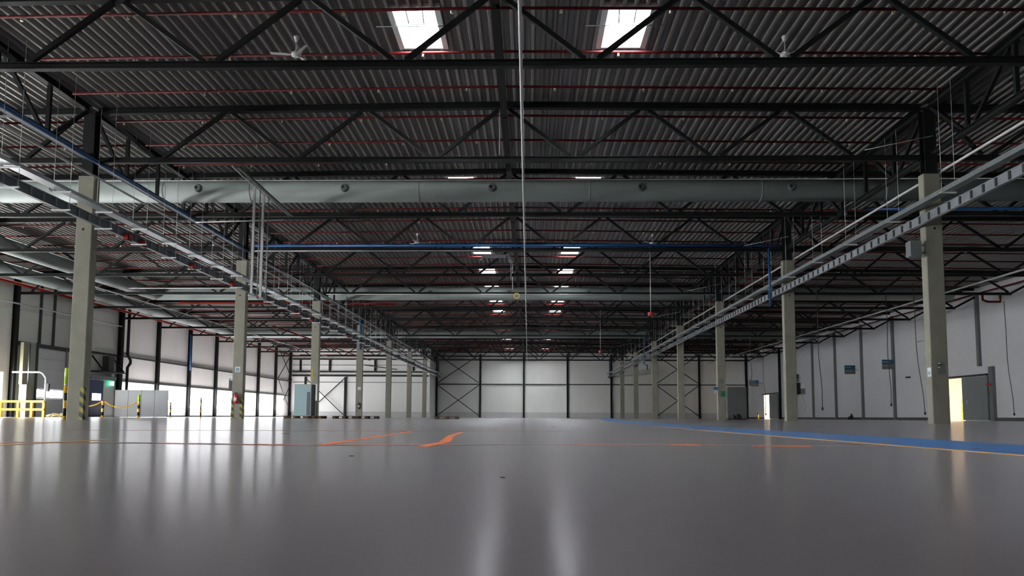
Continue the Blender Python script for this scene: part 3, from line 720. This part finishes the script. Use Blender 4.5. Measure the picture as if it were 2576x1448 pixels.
one('hanging_tray', MB().bar((-19.0, 88, 6.0), (-16.6, 96, 6.0), 0.2, 0.1), 'galvd', 'loose grey tray length hung before the windowed aisle end wall', 'cable tray')

# ------------------------------------------------------------------ far wall
names = ('at the windowed row', 'second from the windowed row', 'in the middle of the nave', 'fourth from the windowed row', 'at the unglazed row', 'first beyond the unglazed row', 'second beyond the unglazed row', 'in the far corner by the white wall')
for i in range(8):
    x = XL + 6 * i if i < 7 else WR - 0.2
    one('wall_post', MB().hsec((x, YF - 0.16, 0), (x, YF - 0.16, 8.75), 0.24, 0.26, 0.03), 'steel', 'dark steel post of the far wall, ' + names[i], 'steel post', 'posts of the far wall')
    if i < 4 or i in (4, 5, 6):
        x2 = XL + 6 * (i + 1) if i < 6 else WR - 0.2
        one('wall_girt', MB().bar((x + 0.14, YF - 0.09, 4.58), (x2 - 0.14, YF - 0.09, 4.58), 0.14, 0.14), 'girt', 'grey girt across the far wall, %s bay from the windowed row' % ORD[i], 'girt', 'girts of the far wall')
for z, nm in ((8.45, 'upper'), (7.95, 'lower')):
    one('wall_rail', MB().bar((XL + 0.6, YF - 0.36, z), (XR - 0.5, YF - 0.36, z), 0.09, 0.11), 'steel', '%s dark rail across the top of the far nave wall' % nm, 'rail')
for n, (xa, xb, za, zb, lab) in enumerate(((XL, XL + 6, 0.3, 4.45, 'lower cross brace of the far nave wall beside the windowed row'), (XL, XL + 6, 4.75, 8.6, 'upper cross brace of the far nave wall beside the windowed row'),
        (XL + 30, XL + 36, 0.3, 4.45, 'lower cross brace of the far unglazed aisle wall'), (XL + 30, XL + 36, 4.75, 8.6, 'upper cross brace of the far unglazed aisle wall'))):
    t = thing('cross_brace', ((xa + xb) / 2, YF - 0.34 if n > 1 or n == 0 else YF - 0.5, za), lab, 'cross brace', 'cross braces of the far wall')
    MB().bar((-2.85, 0, 0), (2.85, 0, zb - za), 0.09).build('brace_bar', 'steel', t); MB().bar((-2.85, -0.1, zb - za), (2.85, -0.1, 0), 0.09).build('brace_bar', 'steel', t)

# ------------------------------------------------------------------ white wall on the plain side
for i, (y, z0) in enumerate(((39.5, 0), (45.5, 0), (51.5, 3.6), (57.5, 0), (63.5, 0), (69.5, 0), (75.5, 0), (81.5, 0), (87.5, 0))):
    one('wall_post', MB().box(WR - 0.16, WR - 0.001, y - 0.15, y + 0.15, z0, 8.5), 'post', 'grey vertical strip on the white wall, %s from the camera' % ORD[i], 'wall strip', 'grey strips of the white wall')
one('wall_post', MB().hsec((WR - 0.14, 92.0, 0), (WR - 0.14, 92.0, 8.4), 0.24, 0.24, 0.03), 'steel', 'dark steel post on the white wall beside the far doorway', 'steel post')
def slider(y0, y1, zt, leaf0, leaf1, lab, lab2):
    t = thing('door_%d' % (3 if y0 < 60 else 4), (WR - 0.12, (leaf0 + leaf1) / 2, 0), lab, 'sliding door', 'sliding doors of the white wall'); t['kind'] = 'structure'
    L = (leaf1 - leaf0) / 2
    m = MB(); n = 5
    for q in range(n): m.box(-0.04, 0.04, -L + 2 * L * q / n + 0.005, -L + 2 * L * (q + 1) / n - 0.005, 0.05, zt)
    m.build('door_leaf', 'slide', t)
    MB().box(-0.14, 0.02, -L - 0.1, (y1 - (leaf0 + leaf1) / 2), zt + 0.03, zt + 0.15).build('track', 'girt', t)
    MB().box(-0.09, -0.041, L * 0.55, L * 0.62, 1.1, 1.4).build('handle', 'galv', t)
slider(53.55, 56.3, 2.92, 50.65, 53.55, 'grey sliding door pushed open beside the large lit doorway', '')
slider(96.15, 98.75, 3.02, 92.9, 96.1, 'grey sliding door pushed open beside the far lit doorway', '')
one('door_post', MB().box(WR - 0.22, WR - 0.001, 49.95, 50.35, 0, 3.5), 'post', 'dark grey post at the end of the large sliding door track', 'post')
one('alarm_box', MB().box(WR - 0.4, WR - 0.225, 50.0, 50.35, 2.25, 2.4), 'redb', 'small red box on the post of the large sliding door', 'box')
# lit rooms behind the doorways
def annex(n, y0, y1):
    m = MB(); x0, x1 = WR + 0.22, WR + 6
    m.box(x0, x1, y0 - 0.2, y0, 0, 4).box(x0, x1, y1, y1 + 0.2, 0, 4).box(x1, x1 + 0.2, y0 - 0.2, y1 + 0.2, 0, 4).box(x0, x1, y0, y1, 4, 4.2).box(x0 - 0.2, x1, y0, y1, -0.1, -0.005)
    struct('wall_annex_%d' % n, m, 'annex')
    t = thing('annex_lamp', ((x0 + x1) / 2, (y0 + y1) / 2, 3.9), 'warm lamp on the ceiling of the room behind the %s doorway' % ('large lit', 'far lit')[n - 1], 'lamp')
    MB().box(-2.2, 2.2, -1.2, 1.2, 0.02, 0.09).build('housing', 'white', t); MB().box(-2.1, 2.1, -1.1, 1.1, 0, 0.019).build('diffuser', 'warm', t)
annex(1, 48.5, 62.0); annex(2, 93.0, 104.0)
t = thing('guard_rail', (WR + 2.2, 56.3, 0), 'yellow railing inside the large lit doorway', 'guard rail')
for y in (-1.5, 0.1, 1.6): MB().tube((0, y, 0), (0, y, 1.5), 0.04, 8).build('rail_post', 'yellow', t)
for z in (0.35, 0.65, 0.95): MB().tube((0, -1.5, z), (0, 1.6, z), 0.035, 8).build('rail_bar', 'yellow', t)
for i, y in enumerate((55.6, 57.0)):
    one('clothes_rack', MB().box(WR + 4.0, WR + 4.05, y, y + 0.05, 0, 1.6).box(WR + 4.0, WR + 4.05, y + 1.1, y + 1.15, 0, 1.6).box(WR + 4.0, WR + 4.05, y, y + 1.15, 1.55, 1.6), 'black', 'dark frame behind the railing in the lit doorway, %s' % ('nearer', 'farther')[i], 'frame')
# projecting dock signs
for i, (x, y, lab) in enumerate(((29.2, 63.2, 'blue and grey dock sign nearest the first unglazed-row column'), (29.0, 70.2, 'blue and grey dock sign between first and second unglazed-row columns, lower one'),
        (29.0, 84.8, 'blue-green dock sign partly behind the second unglazed-row column'), (28.7, 98.6, 'blue-green dock sign beside the far lit doorway'))):
    t = thing('dock_sign', (x, y, 4.12), lab, 'sign', 'dock signs on the white wall')
    MB().box(-0.48, 0.48, -0.02, 0.02, 0.42, 0.78).build('blue_field', 'sblue', t)
    MB().box(-0.48, 0.48, -0.02, 0.02, 0.0, 0.419).build('grey_field', 'sgrey', t)
    MB().box(-0.42, 0.1, -0.026, -0.021, 0.57, 0.63).build('pale_line', 'sline', t)
    MB().box(-0.42, 0.05, -0.026, -0.021, 0.26, 0.30).build('pale_line', 'sline', t)
    MB().box(0.48, WR - 0.17 - x, -0.015, 0.015, 0.36, 0.42).build('arm', 'galvd', t)
one('wall_box', MB().box(WR - 0.22, WR - 0.001, 60.9, 61.3, 3.3, 3.42), 'black', 'tiny black wall device above the large lit doorway', 'wall device')
one('wall_pipe', MB().path([(WR - 0.05, 59.5, 6.0), (WR - 0.05, 58.4, 6.0), (WR - 0.05, 58.4, 3.6)], 0.03, 6), 'post', 'thin grey conduit bending down the white wall near the first column', 'pipe')
for i, (x, y, h) in enumerate(((29.3, 70.9, 0.55), (29.3, 71.4, 0.3))):
    one('black_bottle', MB().lathe((x, y, 0.002), [(0.14, 0), (0.15, 0.05), (0.15, h * 0.6), (0.06, h * 0.8), (0.06, h)], 12), 'black', 'small black canister on the floor at the white wall, %s' % ('taller', 'shorter')[i], 'canister')
t = thing('bollard', (28.85, 98.0, 0), 'small yellow bollard beside the far lit doorway', 'bollard')
MB().lathe((0, 0, 0), [(0.09, 0), (0.09, 0.55)], 12).build('shaft', 'yellow', t); MB().lathe((0, 0, 0), [(0.09, 0.551), (0.09, 0.72), (0.03, 0.76)], 12).build('cap', 'black', t)

# grey cabinet and bag in the unglazed aisle
t = thing('tall_cabinet', (16.1, 60.5, 0), 'tall grey cabinet in the unglazed aisle beyond the third column', 'cabinet')
MB().box(-0.74, 0.74, -0.4, 0.4, 0.06, 2.52).build('body', 'post', t); MB().box(-0.7, 0.7, -0.36, 0.36, 0, 0.06).build('plinth', 'black', t)
for s in (-1, 1): 
    d = MB().box(*sorted((s * 0.01, s * 0.72)), -0.425, -0.401, 0.1, 2.48).build('door', 'post', t)
    MB().box(*sorted((s * 0.05, s * 0.08)), -0.45, -0.426, 1.2, 1.4).build('handle', 'galvd', d)
m = MB(); m.lathe((15.95, 59.2, 0.002), [(0.16, 0), (0.24, 0.1), (0.22, 0.28), (0.1, 0.40), (0.03, 0.46)], 12); m.lathe((15.62, 59.25, 0.002), [(0.10, 0), (0.16, 0.08), (0.14, 0.22), (0.05, 0.36), (0.02, 0.38)], 10)
one('black_bag', m, 'black', 'black rubbish bag on the floor before the tall grey cabinet', 'bag')

# ------------------------------------------------------------------ things on and by the columns
t = thing('junction_box', (10.73, 21.4, 4.62), 'grey junction box on the inner side of the first unglazed-row column', 'junction box')
MB().box(-0.17, 0.13, -0.14, 0.14, 0, 0.43).build('housing', 'galvd', t); MB().box(0.131, 0.302, -0.03, 0.03, 0.1, 0.14).build('bracket', 'post', t); MB().box(0.131, 0.302, -0.03, 0.03, 0.3, 0.34).build('bracket', 'post', t)
def plate(x, y, z0, z1, w, lab, m, marks=None, name='notice'):
    t = thing(name, (x, y, z0), lab, 'notice')
    MB().box(-w / 2, w / 2, -0.006, 0, 0, z1 - z0).build('sheet', m, t)
    if marks:
        for (a, b, c, d, mm) in marks: MB().box(a * w, b * w, -0.009, -0.0061, c * (z1 - z0), d * (z1 - z0)).build('print', mm, t)
    return t
fy = lambda i: Y1 + SP * i - 0.1525
plate(XL - 0.01, fy(1) - 0.001, 2.03, 2.27, 0.22, 'white paper notice with blurred print on the second windowed-row column', 'paper', [(-0.25, -0.02, 0.15, 0.8, 'dblue'), (0.1, 0.3, 0.15, 0.8, 'dblue')])
plate(XL + 0.03, fy(3) - 0.001, 2.09, 2.31, 0.24, 'small white notice on the fourth windowed-row column', 'paper', [(-0.3, 0.3, 0.4, 0.5, 'sgrey')])
plate(XR + 0.035, fy(0) - 0.001, 1.36, 1.68, 0.22, 'dull printed notice on the front of the first unglazed-row column', 'sgrey', [(-0.4, -0.05, 0.86, 0.95, 'paper'), (-0.4, 0.15, 0.74, 0.84, 'black'), (-0.38, -0.2, 0.5, 0.62, 'paper'), (-0.1, 0.3, 0.2, 0.4, 'post'), (-0.35, 0.4, 0.02, 0.06, 'post')])
plate(XR + 0.07, fy(2) - 0.001, 1.37, 1.69, 0.26, 'green notice on the third unglazed-row column', 'green', [(-0.4, 0.2, 0.85, 0.97, 'post')])
plate(XR + 0.0, fy(2) - 0.001, 2.15, 2.35, 0.2, 'small dark notice above the green one on the third unglazed-row column', 'kerb', [(-0.3, -0.15, 0.1, 0.8, 'sline'), (0.1, 0.3, 0.1, 0.8, 'sline')])
t = thing('side_notice', (XR - 0.2366, 21.45, 1.29), 'pale notice on the inner side of the first unglazed-row column', 'notice')
MB().box(-0.006, 0, -0.1, 0.1, 0, 0.25).build('sheet', 'paper', t); MB().box(-0.009, -0.0061, -0.06, 0.07, 0.05, 0.14).build('print', 'sline', t)
t = thing('side_notice', (XR - 0.38, 45.3, 1.53), 'small blue and white flag notice beside the third unglazed-row column', 'notice')
MB().box(-0.1, 0.14, -0.006, 0.006, 0.22, 0.40).build('blue_field', 'dblue', t); MB().box(-0.1, 0.14, -0.006, 0.006, 0, 0.219).build('sheet', 'paper', t)
def extinguisher(x, y, z, s, lab, m='redb'):
    t = thing('fire_extinguisher', (x, y, z), lab, 'fire extinguisher', 'fire extinguishers on the columns')
    MB().lathe((0, 0, 0), [(0.07 * s, 0), (0.085 * s, 0.02), (0.085 * s, 0.34), (0.06 * s, 0.40), (0.03, 0.42)], 16).build('cylinder', m, t)
    MB().box(-0.03, 0.03, -0.02, 0.02, 0.421, 0.47).box(-0.09, 0.02, -0.015, 0.015, 0.471, 0.49).build('valve', 'black', t)
    MB().path([(-0.03, -0.02, 0.45), (-0.12, -0.02, 0.40), (-0.135, -0.02, 0.2), (-0.12, -0.02, 0.06)], 0.013, 6).build('hose', 'black', t)
    MB().box(-0.05, 0.05, -0.0875 * s, -0.0856 * s, 0.12, 0.26).build('label_plate', 'paper', t)
extinguisher(-12.72, fy(1) - 0.12, 0.66, 1.15, 'red fire extinguisher on the second windowed-row column')
extinguisher(-12.66, fy(3) - 0.12, 0.68, 0.95, 'dark fire extinguisher on the fourth windowed-row column', 'black')
t = thing('control_box', (XL - 0.42, Y1 + SP, 1.25), 'dark control box on the outer side of the second windowed-row column', 'control box')
MB().box(0.02, 0.18, -0.1, 0.1, 0, 0.42).build('housing', 'black', t); MB().box(-0.04, 0.17, -0.06, 0.06, 0.5, 0.62).build('lamp', 'white', t); MB().box(0.0, 0.04, -0.02, 0.02, 0.42, 0.5).build('bracket', 'post', t)
t = thing('control_box', (XR + 0.45, Y1 + SP, 1.15), 'dark control box with pale cable on the outer side of the second unglazed-row column', 'control box')
MB().box(-0.21, -0.05, -0.1, 0.1, 0, 0.5).build('housing', 'black', t); MB().box(-0.049, 0.16, -0.08, 0.08, 0.02, 0.25).build('socket', 'post', t); MB().box(-0.049, 0.1, -0.08, 0.08, 0.3, 0.48).build('lamp', 'white', t)
MB().path([(0.06, 0, 0.02), (0.1, 0, -0.3), (0.2, 0, -0.5), (0.12, 0, -0.75)], 0.012, 6).build('cable', 'conduit', t)
t = thing('cable_cover', (XL + 0.06, fy(2) - 0.001, 0), 'white upright cover over a grey box on the third windowed-row column', 'cable cover')
MB().box(-0.14, 0.15, -0.09, 0, 1.04, 2.02).build('upper_cover', 'white', t); MB().box(-0.13, 0.14, -0.08, 0, 0.15, 1.03).build('lower_box', 'girt', t)
for i, (x, z) in enumerate(((-12.3, 3.3), )): pass

# guards at the column feet
def guard(x, y, lab, h=0.9, sx=1, m='stripe2'):
    t = thing('column_guard', (x, y, 0), lab, 'column guard', 'striped guards at the column feet')
    MB().box(-0.05, 0.05, -0.012, 0, 0, h).build('front_plate', m, t); MB().box(*sorted((sx * 0.05, sx * 0.062)), -0.012, 0.1, 0, h).build('side_plate', m, t)
guard(XL + 0.187, fy(0) - 0.001, 'worn striped guard on the inner corner of the first windowed-row column')
guard(XL + 0.187, fy(1) - 0.001, 'striped guard on the inner corner of the second windowed-row column')
guard(XL - 0.187, fy(1) - 0.001, 'striped guard on the outer corner of the second windowed-row column', sx=-1)
# bollards
def bollard(x, y, h, lab, top, r=0.055, m='stripe'):
    t = thing('bollard', (x, y, 0), lab, 'bollard', 'striped posts in the windowed aisle')
    hc = h - (0.46 if top == 'lime' else 0.08)
    MB().lathe((0, 0, 0), [(r, 0), (r, hc - 0.06)], 14).build('shaft', m, t)
    MB().lathe((0, 0, 0), [(r + 0.003, hc - 0.059), (r + 0.003, hc)], 14).build('ring', 'white', t)
    MB().lathe((0, 0, 0), [(r + 0.002, hc + 0.001), (r + 0.002, h - 0.03), (r * 0.6, h)], 14).build('cap', top, t)
bollard(-13.36, 21.95, 1.5, 'tall striped bollard with lime cap behind the first windowed-row column', 'lime')
bollard(-24.53, 48.0, 1.43, 'striped post with lime cap holding the chain end at the grey panels', 'lime', 0.08)
bollard(-26.82, 48.0, 1.07, 'yellow post holding the chain before the blue door', 'redb', 0.08)
bollard(-28.4, 47.8, 1.0, 'striped post at the chain end before the dock door, half hidden by the first column', 'yellow', 0.07)
bollard(-22.6, 48.2, 0.95, 'thin dark striped post right beside the grey panels', 'black', 0.045)
bollard(-22.3, 52.0, 1.35, 'thin striped post standing before the window strip', 'yellow', 0.045)
def chain(a, b, sag, lab):
    a, b = Vector(a), Vector(b); t = MB(); n = 28; P = []
    for i in range(n + 1):
        q = i / n; p = a.lerp(b, q); p.z -= sag * 4 * q * (1 - q); P.append(p)
    for i in range(n):
        d = (P[i + 1] - P[i]); e = d.normalized(); s = Vector((0, 1, 0)) if i % 2 else e.cross(Vector((0, 1, 0)))
        c = (P[i] + P[i + 1]) / 2; ring = []
        for k in range(9):
            g = 2 * PI * k / 8; ring.append(c + e * d.length * 0.72 * math.cos(g) + s * 0.035 * math.sin(g))
        t.path(ring, 0.014, 5)
    one('barrier_chain', t, 'yellow', lab, 'chain', 'yellow barrier chains')
chain((-26.7, 48.0, 0.98), (-24.63, 48.0, 1.0), 0.38, 'yellow chain sagging between the two posts before the grey panels')
chain((-28.3, 47.8, 0.85), (-26.92, 48.0, 0.98), 0.22, 'yellow chain sagging in front of the blue door')
# grey sheet partition
for i in range(4):
    x = -27.15 + 0.88 * i
    t = thing('partition_screen', (x + 0.44, 50.0, 0), 'grey sheet-metal partition panel, %s from the blue door' % ORD[i], 'partition panel', 'grey partition panels')
    MB().box(-0.43, 0.43, -0.02, 0.02, 0.04, 1.78).build('sheet', 'sheet', t)
    f_ = MB().box(-0.438, -0.431, -0.03, 0.03, 0, 1.8).box(0.431, 0.438, -0.03, 0.03, 0, 1.8); f_.build('edge_frame', 'girt', t)
# yellow guard rail and white hoop by the dock
t = thing('guard_rail', (-28.4, 42.0, 0), 'yellow double guard rail in front of the dock door', 'guard rail')
for x in (-2.6, -1.7, -0.75, 0.22, 0.98, 1.66): MB().box(x - 0.07, x + 0.07, -0.07, 0.07, 0, 0.86).build('rail_post', 'yellow', t)
for z in (0.36, 0.80): MB().box(-2.8, 1.72, -0.12, -0.071, z, z + 0.13).build('rail_bar', 'yellow', t)
pipe('gate_hoop', [(-29.3, 43.0, 2.55), (-27.72, 43.0, 2.55), (-27.55, 43.0, 2.46), (-27.38, 43.0, 2.24), (-27.36, 43.0, 2.1), (-27.36, 43.0, 0.0)], 0.05, 'white', 'white bent tube pole standing behind the yellow guard rail', 'pole', 10)
one('pole_switch', MB().box(-27.3, -27.14, 42.92, 43.05, 1.45, 1.9), 'black', 'small black switch unit on the white bent pole', 'switch')
# heap of pale straps
m = MB(); rs = random.Random(3)
for i in range(26):
    cx, cy = -26.6 + rs.uniform(-0.7, 0.7), 43.6 + rs.uniform(-0.4, 0.4); a = rs.uniform(-0.5, 0.5); L = rs.uniform(0.4, 0.9); h = rs.uniform(0.05, 0.32) * (1 - abs(cx + 26.6) / 1.1)
    pts = [(cx + L * (q - 0.5) * math.cos(a), cy + L * (q - 0.5) * math.sin(a), 0.03 + max(0, h * math.sin(PI * q) + rs.uniform(-0.02, 0.02))) for q in [k / 6 for k in range(7)]]
    m.path(pts, 0.028, 6)
tag(m.build('strap_heap', 'bag'), 'heap of pale yellow straps on the floor by the dock door', 'straps', kind='stuff')

# ------------------------------------------------------------------ pallets and cabinet
def pallet(x, y, L, W, m, lab, rz=0):
    t = thing('wooden_pallet', (x, y, 0), lab, 'pallet', 'wooden pallets on the floor', rz)
    for i in range(5): yy = -W / 2 + (W - 0.12) * i / 4; MB().box(-L / 2, L / 2, yy, yy + 0.12, 0.122, 0.144).build('deck_board', m, t)
    for i in range(3):
        xx = -L / 2 + (L - 0.145) * i / 2; MB().box(xx, xx + 0.145, -W / 2, W / 2, 0.1, 0.1219).build('stringer', m, t)
        for j in range(3): yy = -W / 2 + (W - 0.1) * j / 2; MB().box(xx, xx + 0.145, yy, yy + 0.1, 0.022, 0.0999).build('block', m, t)
    for j in range(3): yy = -W / 2 + (W - 0.1) * j / 2; MB().box(-L / 2, L / 2, yy, yy + 0.1, 0, 0.0219).build('bottom_board', m, t)
pallet(-12.27, 40.6, 1.15, 0.8, 'wood', 'brown wooden pallet under the light blue cabinet')
pallet(-11.24, 40.6, 0.82, 1.2, 'wood', 'brown wooden pallet before the third windowed-row column')
pallet(-9.67, 40.5, 1.16, 0.8, 'woodd', 'dark wooden pallet, window side of the dark pair')
pallet(-8.50, 40.5, 1.12, 0.8, 'woodd', 'dark wooden pallet, nave side of the dark pair')
pallet(-4.3, 40.5, 1.2, 0.8, 'wood', 'single wooden pallet standing alone near the middle of the nave')
t = thing('machine_cabinet', (-11.87, 40.6, 0.1445), 'light blue machine cabinet standing on a wooden pallet', 'cabinet')
MB().box(-0.47, 0.41, -0.32, 0.32, 0, 1.63).build('body', 'cab', t)
MB().box(0.411, 0.47, -0.32, 0.32, 0, 1.63).build('side_frame', 'black', t)
MB().box(0.20, 0.36, -0.335, -0.321, 0.02, 1.25).build('door', 'cabd', t)
MB().box(-0.47, 0.47, -0.33, 0.33, 1.631, 1.66).build('top_plate', 'cream', t)
pipe('yellow_hose', [(-11.55, 40.5, 1.82), (-11.5, 40.4, 1.9), (-11.42, 40.3, 2.2), (-11.41, 40.3, 2.6)], 0.02, 'yellow', 'yellow hose rising from the light blue cabinet', 'hose', 6)
t = thing('wall_winch', (-29.0, 99.0, 4.0), '', 'winch')
bpy.data.objects.remove(t)

# ------------------------------------------------------------------ floor markings
def strip(pts, w, z, m, lab, name='painted_line'):
    mb_ = MB(); P = [Vector((a, b, 0)) for a, b in pts]
    for i, p in enumerate(P):
        d = (P[min(i + 1, len(P) - 1)] - P[max(i - 1, 0)]).normalized(); nrm = Vector((-d.y, d.x, 0))
        ww = w[i] if isinstance(w, (list, tuple)) else w
        for s, zz in ((-1, z), (1, z), (1, 0.0001), (-1, 0.0001)):
            q = p + nrm * s * ww / 2; mb_.v.append((q.x, q.y, zz))
    for i in range(len(P) - 1):
        b = 4 * i
        for k in range(4): mb_.f.append((b + k, b + (k + 1) % 4, b + 4 + (k + 1) % 4, b + 4 + k))
    one(name, mb_, m, lab, 'floor marking')
strip([(2.30, 1.2), (2.31, 5), (2.34, 9), (2.62, 15), (3.05, 25), (4.2, 40), (6.0, 60), (8.0, 80)], [0.78, 0.74, 0.7, 0.8, 0.95, 1.0, 1.0, 1.0], 0.0012, 'lblue', 'broad worn blue walkway stripe across the floor', 'walkway_stripe')
strip([(1.90, 1.2), (1.88, 4), (1.87, 6), (1.88, 8.5), (2.0, 12)], 0.045, 0.0014, 'lorange', 'pale orange line along the edge of the blue walkway')
strip([(-4.5, 3.8), (-2.0, 3.85), (-1.0, 3.66), (0.0, 3.95), (0.7, 4.0), (1.8, 3.9)], 0.11, 0.0010, 'lorange2', 'faded red-orange line across the floor before the camera')
strip([(-0.49, 3.55), (-0.46, 4.2), (-0.56, 5.6), (-0.60, 6.9)], [0.06, 0.06, 0.05, 0.04], 0.0016, 'lorange3', 'bright orange bar of the floor mark in the middle')
strip([(-1.0, 3.7), (-1.04, 5.6), (-1.08, 7.2)], 0.05, 0.0016, 'lorange3', 'thin orange line on the floor, window side of the bright bar')
strip([(-2.42, 3.2), (-2.40, 4.4)], 0.05, 0.0016, 'lorange', 'short orange line on the floor at the window-side edge')
strip([(-4.2, 7.0), (-1.4, 7.4), (0.1, 7.55), (0.4, 7.55)], 0.09, 0.0010, 'lorange2', 'faded red line across the floor behind the orange marks')
strip([(0.72, 3.95), (0.86, 3.95)], 0.16, 0.0016, 'lorange3', 'small bright orange patch on the floor line')
strip([(1.1, 3.85), (1.38, 3.83)], 0.06, 0.0016, 'lorange3', 'short orange dash on the floor line by the walkway')
for i, (x, y, a, b) in enumerate(((-0.06, 1.78, 0.007, 0.03), (-0.62, 2.7, 0.01, 0.03), (-1.9, 6.0, 0.03, 0.05), (2.05, 3.6, 0.03, 0.06), (1.75, 9.2, 0.09, 0.10), (3.2, 13.0, 0.4, 0.16), (0.35, 11.0, 0.05, 0.1))):
    one('floor_speck', MB().lathe((x, y, 0.0001), [(a, 0), (a * 0.7, 0.0015), (a * 0.2, 0.0025)], 8), 'joint', 'small dark speck of dirt on the floor, ' + ('just before the middle of the view', 'before the orange bar', 'among the window reflections', 'beside the blue stripe', 'on the blue stripe edge', 'beyond the blue stripe, largest', 'past the faded red line')[i], 'speck')

# ------------------------------------------------------------------ sun, world and view
sl = bpy.data.lights.new('sun', 'SUN'); sl.energy = 85.0; sl.angle = 0.02; sl.color = (0.97, 1.0, 0.97)
so = bpy.data.objects.new('sun', sl); COL.objects.link(so)
so.rotation_euler = Vector((-0.74, -0.10, 0.67)).to_track_quat('Z', 'Y').to_euler(); so.location = (-60, 30, 40)
w = bpy.data.worlds.new('world'); sc.world = w; w.use_nodes = True
bg = w.node_tree.nodes['Background']; bg.inputs[0].default_value = (0.75, 0.85, 1.0, 1); bg.inputs[1].default_value = 0.6
sc.view_settings.view_transform = 'Standard'; sc.view_settings.look = 'None'
sc.view_settings.exposure = 2.2; sc.view_settings.gamma = 1.0; sc.view_settings.use_curve_mapping = False
c = sc.cycles
c.max_bounces = 7; c.diffuse_bounces = 5; c.glossy_bounces = 4; c.transmission_bounces = 2; c.sample_clamp_indirect = 4.0
